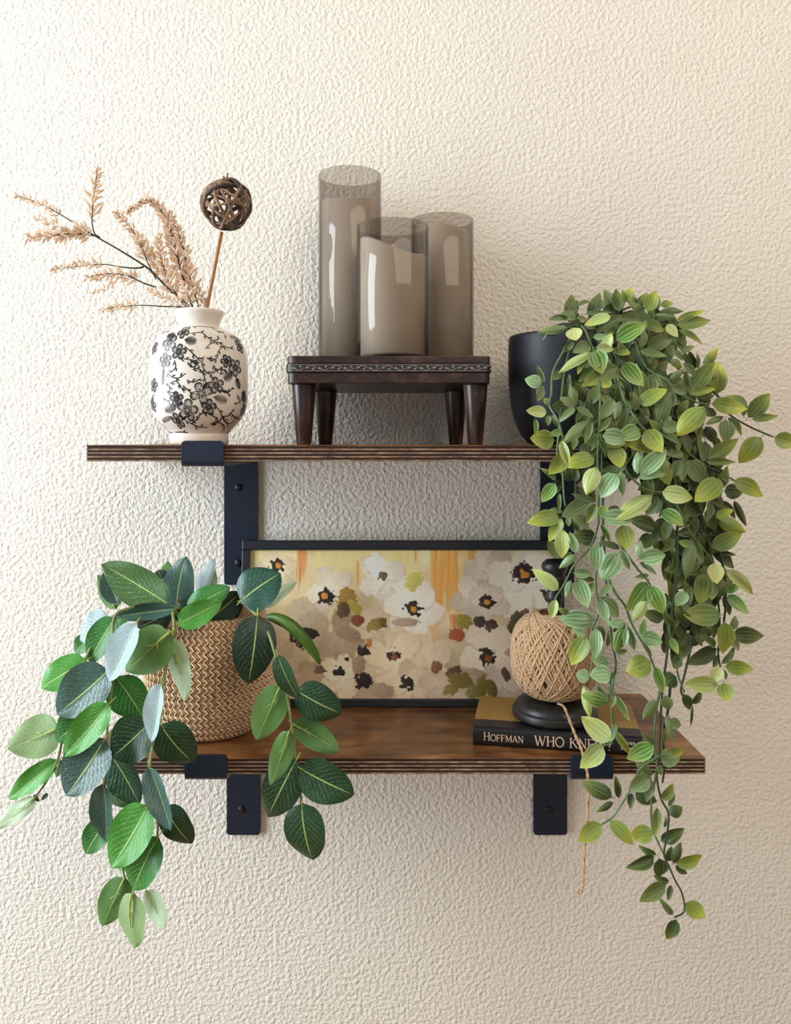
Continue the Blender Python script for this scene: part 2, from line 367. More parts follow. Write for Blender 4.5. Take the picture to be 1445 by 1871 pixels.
def vase_uv(cx, cy):            # crop pixel -> (angle, height) by walking the ray onto the vase
    px, py = 240+cx/5.846, 540+cy/5.846
    o = Vector((0, -DF, Z0)); d = (at(px+1.0, py, VY)-o).normalized(); s = (Vector((VX, VY-.07, Z0))-o).length*.9; best = (9, 0, 0)
    for k in range(420):
        p = o+d*s; rr = math.hypot(p.x-VX, p.y-VY); z = p.z-ZU; e = rr-vR(min(max(z, .012), .1268))
        a = math.atan2(p.x-VX, -(p.y-VY))
        if abs(e) < best[0]: best = (abs(e), a, z)
        if e < 0: break
        s += .0005
    return best[1]*.0528, min(max(best[2], .013), .1262)
pr = MB()
def ribbon(P, wd, turn):
    if len(P) < 2: return
    vs = []
    for i, (s, z) in enumerate(P):
        a = P[max(0, i-1)]; b = P[min(len(P)-1, i+1)]; dx, dz = b[0]-a[0], b[1]-a[1]; l = math.hypot(dx, dz) or 1
        h = (wd(i/(len(P)-1)) if callable(wd) else wd)/2
        for sg in (-1, 1):
            s2, z2 = s-dz/l*h*sg, z+dx/l*h*sg; z2 = min(max(z2, .0125), .1266); th = s2/.0528+turn; r = vR(z2)+.00022
            vs.append((VX+r*math.sin(th), VY-r*math.cos(th), ZU+z2))
    pr.add(vs, [(2*i, 2*i+1, 2*i+3, 2*i+2) for i in range(len(P)-1)])
K = 1/5.846*mpp(.04)            # metres per crop px
def circ(cx, cy, rx, ry, rot, n=12, a0=0, a1=6.2832):
    return [(cx+rx*math.cos(a)*math.cos(rot)-ry*math.sin(a)*math.sin(rot), cy+rx*math.cos(a)*math.sin(rot)+ry*math.sin(a)*math.cos(rot)) for a in [a0+(a1-a0)*i/n for i in range(n+1)]]
FL = [(400, 500, 75, 5), (555, 385, 62, 5), (500, 600, 66, 5), (355, 690, 62, 5), (1010, 700, 55, 5), (1105, 770, 75, 5), (740, 1045, 92, 4), (900, 960, 70, 5), (820, 1190, 66, 5), (590, 1225, 92, 5), (475, 1105, 62, 5), (495, 1340, 66, 5), (1150, 540, 62, 5), (1195, 1080, 50, 5), (1190, 1220, 55, 5), (235, 960, 60, 5), (225, 1170, 60, 5), (240, 560, 55, 5)]
LF = [(560, 470, 690, 490, 55), (470, 430, 380, 420, 40), (1080, 820, 980, 900, 55), (1110, 870, 1150, 1000, 50), (870, 1080, 1020, 1130, 50), (480, 1190, 350, 1230, 50), (450, 1290, 330, 1350, 30), (800, 980, 760, 960, 40), (1160, 480, 1040, 440, 40), (1180, 1160, 1215, 1300, 40), (340, 760, 330, 960, 34), (240, 1040, 215, 1230, 40)]
VN = [[(560, 540), (620, 590), (680, 650), (740, 710)], [(520, 660), (580, 680), (650, 690), (700, 725), (650, 765), (615, 745), (660, 700), (720, 760)], [(650, 790), (700, 780), (745, 810), (780, 890), (790, 940)],
      [(780, 570), (840, 515), (920, 500), (980, 540), (1090, 575)], [(980, 540), (925, 590), (910, 660), (850, 700), (828, 665), (860, 650)], [(770, 645), (748, 730), (790, 815), (845, 845), (860, 890)],
      [(620, 405), (740, 395), (800, 440), (870, 480), (940, 455)], [(455, 690), (465, 770), (400, 830)], [(370, 820), (430, 870), (500, 880), (575, 830)], [(370, 925), (400, 980), (400, 1030)], [(400, 940), (470, 915), (525, 980), (560, 1040)],
      [(540, 960), (600, 1010), (645, 1055)], [(335, 1085), (380, 1130), (430, 1175)], [(370, 1025), (450, 1045), (520, 1090)], [(585, 900), (650, 925), (740, 885)], [(880, 1160), (940, 1240), (975, 1320), (1030, 1370), (1085, 1345)],
      [(955, 1290), (1040, 1280), (1075, 1215)], [(765, 1240), (850, 1280), (915, 1320), (885, 1385), (865, 1360), (920, 1350), (985, 1400), (950, 1465)], [(560, 1330), (640, 1370), (700, 1400), (805, 1410)], [(640, 1340), (700, 1325), (725, 1250)],
      [(880, 785), (940, 790), (1010, 800)], [(865, 740), (895, 790), (865, 835)], [(300, 1380), (370, 1440), (440, 1480)], [(1010, 1470), (1080, 1430), (1160, 1370)], [(960, 1000), (1030, 1030), (1080, 975)], [(250, 440), (330, 400), (420, 370)],
      [(640, 330), (760, 330), (880, 345)], [(940, 850), (960, 800), (1000, 790)], [(1120, 1060), (1150, 1120), (1100, 1170)], [(1180, 1000), (1215, 1100), (1190, 1180)], [(900, 1000), (990, 1030), (1050, 1060)], [(460, 1460), (560, 1460), (600, 1480)], [(1060, 1260), (1110, 1310), (1180, 1320)], [(250, 1300), (290, 1350), (350, 1400)], [(900, 380), (960, 390), (1010, 440)], [(640, 1280), (560, 1300), (500, 1290)]]
for turn in (0, math.pi):
    for cx, cy, r, n in FL:
        s0, z0 = vase_uv(cx, cy); q = r*K*1.16; ph = R.random()*6
        for k in range(n):
            a = ph+2*math.pi*k/n; px_, pz_ = s0+.62*q*math.cos(a), z0+.62*q*math.sin(a)
            ribbon(circ(px_, pz_, .44*q, .38*q, a), .0008, turn); ribbon(circ(px_+.05*q*math.cos(a), pz_+.05*q*math.sin(a), .27*q, .22*q, a, 8), .00055, turn)
            for da in (-.35, 0, .35):
                ribbon([(s0+.25*q*math.cos(a+da*.5), z0+.25*q*math.sin(a+da*.5)), (s0+.8*q*math.cos(a+da), z0+.8*q*math.sin(a+da))], .0005, turn)
            ribbon(circ(px_, pz_, .50*q, .44*q, a, 10, -1.2, 1.2), .0009, turn)
        ribbon(circ(s0, z0, .09*q, .09*q, 0, 6), .0005, turn)
    for bx, by, tx, ty, wv in LF:
        a = vase_uv(bx, by); b = vase_uv(tx, ty); dx, dz = b[0]-a[0], b[1]-a[1]; L_ = math.hypot(dx, dz) or 1e-4; ux, uz = dx/L_, dz/L_; hw = wv*K*.95
        ribbon([a, b], lambda t: .0009*(1-t)+.0002, turn)
        for k in range(1, 9):
            f = k/9.5; hh = hw*math.sin(math.pi*(f*.8+.15))
            for sg in (-1, 1):
                ribbon([(a[0]+dx*f, a[1]+dz*f), (a[0]+dx*min(1, f+.1)-uz*hh*sg*.7, a[1]+dz*min(1, f+.1)+ux*hh*sg*.7), (a[0]+dx*min(1, f+.13)-uz*hh*sg*1.1, a[1]+dz*min(1, f+.13)+ux*hh*sg*1.1)], lambda t: .0009*(1-t)+.0003, turn)
    for V in VN:
        P = [vase_uv(*p) for p in smooth_path(V, 6)]
        ribbon(P, lambda t: .0007+.0005*math.sin(math.pi*t), turn)
        for k in range(2, len(P)-1, 4):
            (x0_, z0_), (x1_, z1_) = P[k], P[k+1]; dx, dz = x1_-x0_, z1_-z0_; l = math.hypot(dx, dz) or 1; sg = 1 if (k//4) % 2 else -1
            e = .0030+R.random()*.0016; ux, uz = (dx*.5-dz*sg*.85)/l, (dz*.5+dx*sg*.85)/l
            tx_, tz_ = dx/l, dz/l; nx_, nz_ = -tz_*sg, tx_*sg
            ribbon([(x0_+nx_*e*math.sin(f*1.7)*.62+tx_*e*(1-math.cos(f*1.7))*.7, z0_+nz_*e*math.sin(f*1.7)*.62+tz_*e*(1-math.cos(f*1.7))*.7) for f in (0, .25, .5, .75, 1)], lambda t: .0012*math.sin(math.pi*min(1, t*.9+.05))**1.5+.00035, turn)
pr.build('floral_print', INK, vt)

# ---------------------------------------------------------------- dried sprigs
def spike(parent, pts, r_px, f0=0.0, Yj=.0, dens=1.0):
    P = smooth_path(pts, 8); W = [at(p[0], p[1], p[2]) for p in P]
    seg = [0]
    for a, b in zip(W, W[1:]): seg.append(seg[-1]+(b-a).length)
    tot = seg[-1]; mb = MB(); nd = MB(); nb = int(tot*(1-f0)/.0016*dens)
    for k in range(nb):
        f = f0+(1-f0)*(k+.5)/nb; s = f*tot; i = max(j for j in range(len(seg)) if seg[j] <= s); i = min(i, len(W)-2)
        p = W[i].lerp(W[i+1], (s-seg[i])/max(1e-6, seg[i+1]-seg[i])); d = (W[i+1]-W[i]).normalized()
        rad = r_px*mpp(.09)*(1.0-.55*((f-f0)/(1-f0+1e-6)))
        a = k*2.4+R.random()*.9; e1 = d.orthogonal().normalized(); e2 = d.cross(e1)
        dr = (e1*math.cos(a)+e2*math.sin(a))*.85+d*(.45+.5*R.random()); dr.normalize()
        L = rad*(.55+.6*R.random()); st = p+dr*L*.25
        if R.random() < .10: nd.tube([p, p+dr*L*1.2+Vector((0, 0, .001))], lambda t: .0005*(1-t)+.0001, 3)
        nd.tube([p, st+dr*L*.2], .00028, 3, caps=False)
        q = dr.orthogonal().normalized()*(L*.18)
        mb.tube([st, st+dr*L*.30+q*.4, st+dr*L*.62+q*.3, st+dr*L*.9], lambda t: .0004+.00135*math.sin(math.pi*min(1, t*.9+.08)), 4)
    o = mb.build('flower_spike', DBUD, parent); o['kind'] = 'stuff'
    n_ = nd.build('needles', DNEED); n_.parent = o; n_['kind'] = 'stuff'
    n_.matrix_parent_inverse = (Matrix.Translation(-parent.location)@Matrix.Identity(4)).inverted() @ Matrix.Translation(-parent.location)
def stem(parent, pts, r0, r1, mat=DSTEM, name='stem', n=6):
    mb = MB(); mb.tube([at(*p) for p in smooth_path(pts, 6)], lambda t: r0+(r1-r0)*t, n); return mb.build(name, mat, parent, smooth=True)
sA = thing('dried_flower_sprig', 'longest dried blush flower sprig, sweeping far left out of the floral vase', 'flower', at(345, 575, .085), 'dried sprigs in the floral vase')
y = .085
stem(sA, [(362, 640, y), (350, 575, y), (300, 520, y), (270, 490, y), (215, 455, y-.01), (180, 435, y-.015), (140, 410, y-.02), (80, 375, y-.02), (32, 358, y-.02)], .0016, .0004)
stem(sA, [(180, 432, y-.015), (140, 427, y-.02), (100, 430, y-.03), (60, 433, y-.03)], .0009, .0003)
stem(sA, [(182, 434, y-.015), (172, 425, y-.012), (168, 400, y-.01), (172, 360, y), (178, 314, y)], .0010, .0003)
stem(sA, [(262, 488, y), (245, 490, y-.01), (215, 487, y-.01), (180, 483, y-.02), (95, 493, y-.02)], .0011, .0003)
stem(sA, [(285, 525, y), (262, 517, y-.01), (230, 503, y-.015), (200, 500, y-.02), (165, 505, y-.02)], .0010, .0003)
stem(sA, [(285, 510, y), (270, 480, y), (262, 460, y), (245, 425, y), (212, 388, y)], .0009, .0003)
spike(sA, [(112, 395, y-.02), (80, 375, y-.02), (27, 357, y-.02)], 17)
spike(sA, [(170, 430, y-.018), (140, 425, y-.02), (100, 430, y-.03), (52, 433, y-.03)], 25, dens=1.9)
spike(sA, [(110, 415, y-.03), (85, 405, y-.03), (62, 398, y-.03)], 16)
spike(sA, [(167, 403, y-.01), (171, 360, y), (178, 308, y)], 27, dens=1.2)
spike(sA, [(190, 484, y-.02), (150, 482, y-.02), (92, 494, y-.02)], 16)
spike(sA, [(255, 513, y-.01), (225, 503, y-.015), (160, 507, y-.02)], 22, dens=1.2)
spike(sA, [(215, 512, y-.01), (190, 526, y-.015), (165, 536, y-.02)], 12, dens=.8)
spike(sA, [(268, 478, y), (262, 460, y), (245, 425, y), (210, 387, y)], 21, dens=1.3)
spike(sA, [(300, 505, y+.01), (285, 480, y+.01), (268, 455, y+.01), (258, 440, y)], 24, dens=1.7)
sB = thing('dried_flower_sprig', 'dried blush flower sprig whose tip droops over, middle one in the floral vase', 'flower', at(358, 575, .095), 'dried sprigs in the floral vase')
y = .098
stem(sB, [(364, 640, y), (355, 575, y), (338, 520, y), (325, 470, y), (312, 420, y), (300, 395, y), (285, 375, y), (268, 366, y-.01), (250, 373, y-.015), (235, 386, y-.02)], .0015, .0004)
stem(sB, [(368, 640, y), (364, 570, y), (352, 525, y), (340, 480, y), (328, 430, y), (306, 390, y)], .0013, .0004)
stem(sB, [(360, 600, y), (345, 560, y), (320, 535, y-.01), (300, 500, y-.01), (292, 460, y-.01)], .0012, .0004)
spike(sB, [(335, 515, y), (322, 465, y), (306, 410, y), (290, 378, y), (268, 366, y-.01), (250, 374, y-.015), (232, 388, y-.02)], 21, dens=1.9)
spike(sB, [(358, 540, y), (350, 515, y), (340, 475, y), (328, 430, y), (308, 390, y)], 20, dens=1.6)
spike(sB, [(322, 540, y-.01), (303, 500, y-.01), (292, 455, y-.01), (288, 430, y-.01)], 24, dens=1.6)
spike(sB, [(372, 562, y), (368, 545, y), (362, 525, y)], 16, dens=1.3)
spike(sB, [(335, 558, y-.02), (305, 545, y-.02), (272, 530, y-.02)], 17, dens=1.0)
spike(sB, [(350, 560, y-.01), (342, 540, y-.015), (330, 515, y-.01)], 20, dens=1.4)
sC = thing('dried_flower_sprig', 'short dried blush flower sprig lying level over the left lip of the floral vase', 'flower', at(340, 575, .07), 'dried sprigs in the floral vase')
y = .072
stem(sC, [(362, 620, y+.015), (350, 575, y+.01), (335, 562, y), (300, 560, y), (250, 558, y-.01), (190, 565, y-.015)], .0014, .0003)
spike(sC, [(252, 558, y-.01), (220, 560, y-.012), (184, 567, y-.015)], 17, dens=1.1)

# ---------------------------------------------------------------- rattan ball on a stick
bp = thing('rattan_ball_pick', 'woven brown rattan ball on a thin wooden stick standing in the floral vase', 'decoration', at(378, 575, .09))
mb = MB(); mb.tube([at(364, 680, .088), at(378, 563, .09), at(392, 490, .092), at(405, 424, .094)], .0019, 8); mb.build('stick', STICK, bp, smooth=True)
c = at(414, 373, .094); rb = 44*mpp(.094)
for k in range(15):
    zz_ = 1-(k+.5)/15; aa_ = k*2.399+.7; nrm = Vector((math.sqrt(1-zz_*zz_)*math.cos(aa_), zz_, math.sqrt(1-zz_*zz_)*math.sin(aa_))).normalized()
    if k == 0: nrm = Vector((.1, 1, .1)).normalized()
    e1 = nrm.orthogonal().normalized(); e2 = nrm.cross(e1); off = R.uniform(-.25, .25)*rb if k else 0; rr = math.sqrt(rb*rb-off*off)*(1-.012*(k % 5)); ph = R.random()*6
    pts = [c+nrm*off+(e1*math.cos(2*math.pi*i/26)+e2*math.sin(2*math.pi*i/26))*rr*(1+.045*math.sin(3*2*math.pi*i/26+ph)) for i in range(27)]
    mb = MB(); q = .0013+.0011*R.random(); mb.tube(pts, q if k else .0014, 6, caps=False); mb.build('vine', VINED if k in (0, 5, 11) else VINEW, bp, smooth=True)
mb = MB(); mb.tube([c+Vector((0, 0, rb*.9)), c+Vector((.001, 0, rb*1.3))], .001, 5); mb.tube([c+Vector((0.002, 0, rb*.95)), c+Vector((-.004, 0, rb*1.15))], .001, 5); mb.build('twig_end', VINEW, bp)

# ---------------------------------------------------------------- riser
SX0, SX1, SY0, SY1 = -.1045, .1035, .023, .188
ZS = Z0+.0872; ZB = Z0+.0596
rs = thing('wooden_riser', 'dark wooden riser with four tapered legs and a carved band, under the candles', 'stand', (0, .1, ZU))
def rrect(x0, x1, y0, y1, r, n=6):
    out = []
    for cx, cy, a0 in ((x1-r, y1-r, 0), (x0+r, y1-r, 1), (x0+r, y0+r, 2), (x1-r, y0+r, 3)):
        for k in range(n+1):
            a = math.pi/2*(a0+k/n); out.append((cx+r*math.cos(a), cy+r*math.sin(a)))
    return out
def slab(name, x0, x1, y0, y1, z0, z1, r, mat, parent, bev=.001):
    o = rrect(x0, x1, y0, y1, r); n = len(o); mb = MB(); mb.add([(a, b, z0) for a, b in o]+[(a, b, z1) for a, b in o], [(i, (i+1) % n, n+(i+1) % n, n+i) for i in range(n)]+[tuple(range(n-1, -1, -1)), tuple(range(n, 2*n))])
    return mb.build(name, mat, parent, bevel=bev)
zb1, zb2 = Z0+(PY0-665)*.8/FPX, Z0+(PY0-679.5)*.8/FPX
slab('top_board', SX0+.0008, SX1-.0008, SY0, SY1, zb1+.0002, ZS, .009, STAND, rs)
band = slab('carved_band', SX0-.0005, SX1+.0005, SY0-.0012, SY1+.0012, zb2, zb1, .010, BAND, rs, .0003)
slab('lower_board', SX0+.0012, SX1-.0012, SY0+.0004, SY1-.0004, ZB, zb2-.0002, .009, STAND, rs)
mb = MB(); zc = (zb1+zb2)/2; hh = (zb1-zb2)*.36; yb = SY0-.0013; wv = .0128; n_ = int((SX1-SX0-.016)/wv)
for k in range(n_+1):
    x = SX0+.009+k*wv; sg = 1 if k % 2 else -1; x2 = x+wv*.5
    mb.tube([(x+hh*.45*math.cos(a)*(1-.08*a), yb, zc+sg*hh*.45*math.sin(a)*(1-.08*a)) for a in [i*.6 for i in range(9)]], .00042, 4)
    mb.tube([(x+(x2-x)*t*1.5, yb, zc+sg*hh*.85*math.sin(math.pi*t)) for t in [i/7 for i in range(8)]], .0004, 4)
    mb.tube([(x2+hh*.3*math.cos(a), yb, zc-sg*hh*.45+hh*.3*math.sin(a)) for a in [i*.9 for i in range(7)]], .0004, 4)
mb.tube([(SX0+.005, yb, zb1-.0008), (SX1-.005, yb, zb1-.0008)], .0003, 4); mb.tube([(SX0+.005, yb, zb2+.0008), (SX1-.005, yb, zb2+.0008)], .0003, 4)
sc_ = mb.build('carved_scrolls', SCROLL); sc_.parent = band; sc_.matrix_parent_inverse = Matrix.Identity(4); sc_['label'] = 'worn silver scroll relief'
for lx, ly, r0, r1, dx in ((-.0885, .047, .0128, .0078, -.0010), (.0895, .047, .0128, .0078, .0010), (-.0745, .152, .0135, .0078, 0), (.0780, .152, .0135, .0078, 0)):
    mb = MB(); H = ZB-ZU
    prof = [(.0001, 0), (r1*.9, 0), (r1, .0012), (r0*.98, H-.002), (r0, H-.0002), (.0001, H-.0002)]
    mb.lathe(prof, 28, (lx, ly, ZU)); mb.build('leg', STANDLEG, rs, smooth=True, bevel=.0004)

# ---------------------------------------------------------------- candles
def candle(px, Y, wpx, top, waxtop, low, label, ph, flame_px):
    r = wpx/2*mpp(Y); x = (px-PX0)*mpp(Y); H = Z0+(PY0-top)*mpp(Y)-ZS
    t = thing('flameless_candle', label, 'candle', (x, Y, ZS), 'flameless candles on the riser')
    th = .0016
    mb = MB(); mb.lathe([(r-th, .0025), (r-th, H-.0006), (r-th*.5, H), (r, H-.0006), (r, .0006), (r-.001, 0), (.0002, 0), (.0002, .0025)], 72, (x, Y, ZS), closed=True)
    mb.build('glass_cylinder', GLASS, t, smooth=True)
    rw = r-th-.0022; n = 56; mb = MB(); zt = []
    hw_ = Z0+(PY0-waxtop)*mpp(Y)-ZS; dl = low*mpp(Y)
    prof = [(rw*.96, .003), (rw, .005)]
    vs = []; rows = []
    for rr, z in prof: rows.append([(x+rr*math.cos(2*math.pi*k/n), Y+rr*math.sin(2*math.pi*k/n), ZS+z) for k in range(n)])
    def topz(a): return hw_+dl*ph(a)
    rows.append([(x+rw*math.cos(2*math.pi*k/n), Y+rw*math.sin(2*math.pi*k/n), ZS+topz(2*math.pi*k/n)-.0015) for k in range(n)])
    rows.append([(x+(rw-.0012)*math.cos(2*math.pi*k/n), Y+(rw-.0012)*math.sin(2*math.pi*k/n), ZS+topz(2*math.pi*k/n)) for k in range(n)])
    rows.append([(x+(rw-.006)*math.cos(2*math.pi*k/n), Y+(rw-.006)*math.sin(2*math.pi*k/n), ZS+topz(2*math.pi*k/n)-.003) for k in range(n)])
    rows.append([(x+.004*math.cos(2*math.pi*k/n), Y+.004*math.sin(2*math.pi*k/n), ZS+hw_-dl*.3-.006) for k in range(n)])
    for rw_ in rows: vs += rw_
    N = len(rows); mb.add(vs, [(i*n+k, i*n+(k+1) % n, (i+1)*n+(k+1) % n, (i+1)*n+k) for i in range(N-1) for k in range(n)]+[tuple(range(n-1, -1, -1)), tuple((N-1)*n+k for k in range(n))])
    mb.build('wax_pillar', WAX, t, smooth=True)
    zf = Z0+(PY0-flame_px)*mpp(Y)
    mb = MB(); z0 = ZS+hw_-dl*.3-.007; Hf = max(.014, zf-z0)
    mb.lathe([(.0012, 0), (.0030, Hf*.25), (.0042, Hf*.5), (.0028, Hf*.75), (.0004, Hf)], 16, (x, Y, z0), sy=.35); mb.build('wick_flame', WAX, t, smooth=True)
candle(639.5, .146, 115, 321, 371, 11, 'tallest smoked glass flameless candle, at the left on the riser', lambda a: .45*math.cos(2*a)+.1*math.cos(a), 356)
candle(808, .146, 114, 403, 421, 14, 'mid height smoked glass flameless candle, at the right on the riser', lambda a: -.45*math.cos(a)+.25*math.sin(a)-.2*math.cos(2*a), 424)
candle(717.5, .067, 131, 414, 455, 44, 'shortest and frontmost smoked glass flameless candle, with a wavy slanted wax top', lambda a: -.42*math.cos(a+.25)+.10*math.cos(2*a)+.06*math.cos(3*a), 446)

# ---------------------------------------------------------------- black pot
PXc, PYc = .193, .102
pt = thing('black_pot', 'round matte black pot holding the trailing plant, at the right of the upper shelf', 'pot', (PXc, PYc, ZU))
ro = [(.0001, 0), (.034, 0), (.0395, .002), (.047, .011), (.0535, .026), (.0580, .045), (.0602, .068), (.0606, .095), (.0602, .1165), (.0592, .1195), (.0575, .1200)]
ri = [(.0558, .1185), (.0555, .09), (.052, .04), (.03, .012), (.0001, .009)]
mb = MB(); mb.lathe(ro[:3]+smooth_path(ro[3:9], 3)+ro[9:]+ri, 64, (PXc, PYc, ZU)); mb.build('pot_wall', POTM, pt, smooth=True)
mb = MB(); mb.lathe([(.0001, .088), (.054, .088), (.053, .098), (.03, .103), (.0001, .104)], 32, (PXc, PYc, ZU)); mb.build('moss', M('dark_moss', (34, 42, 22), (54, 60, 30), .95, 300, bump=.002), pt)

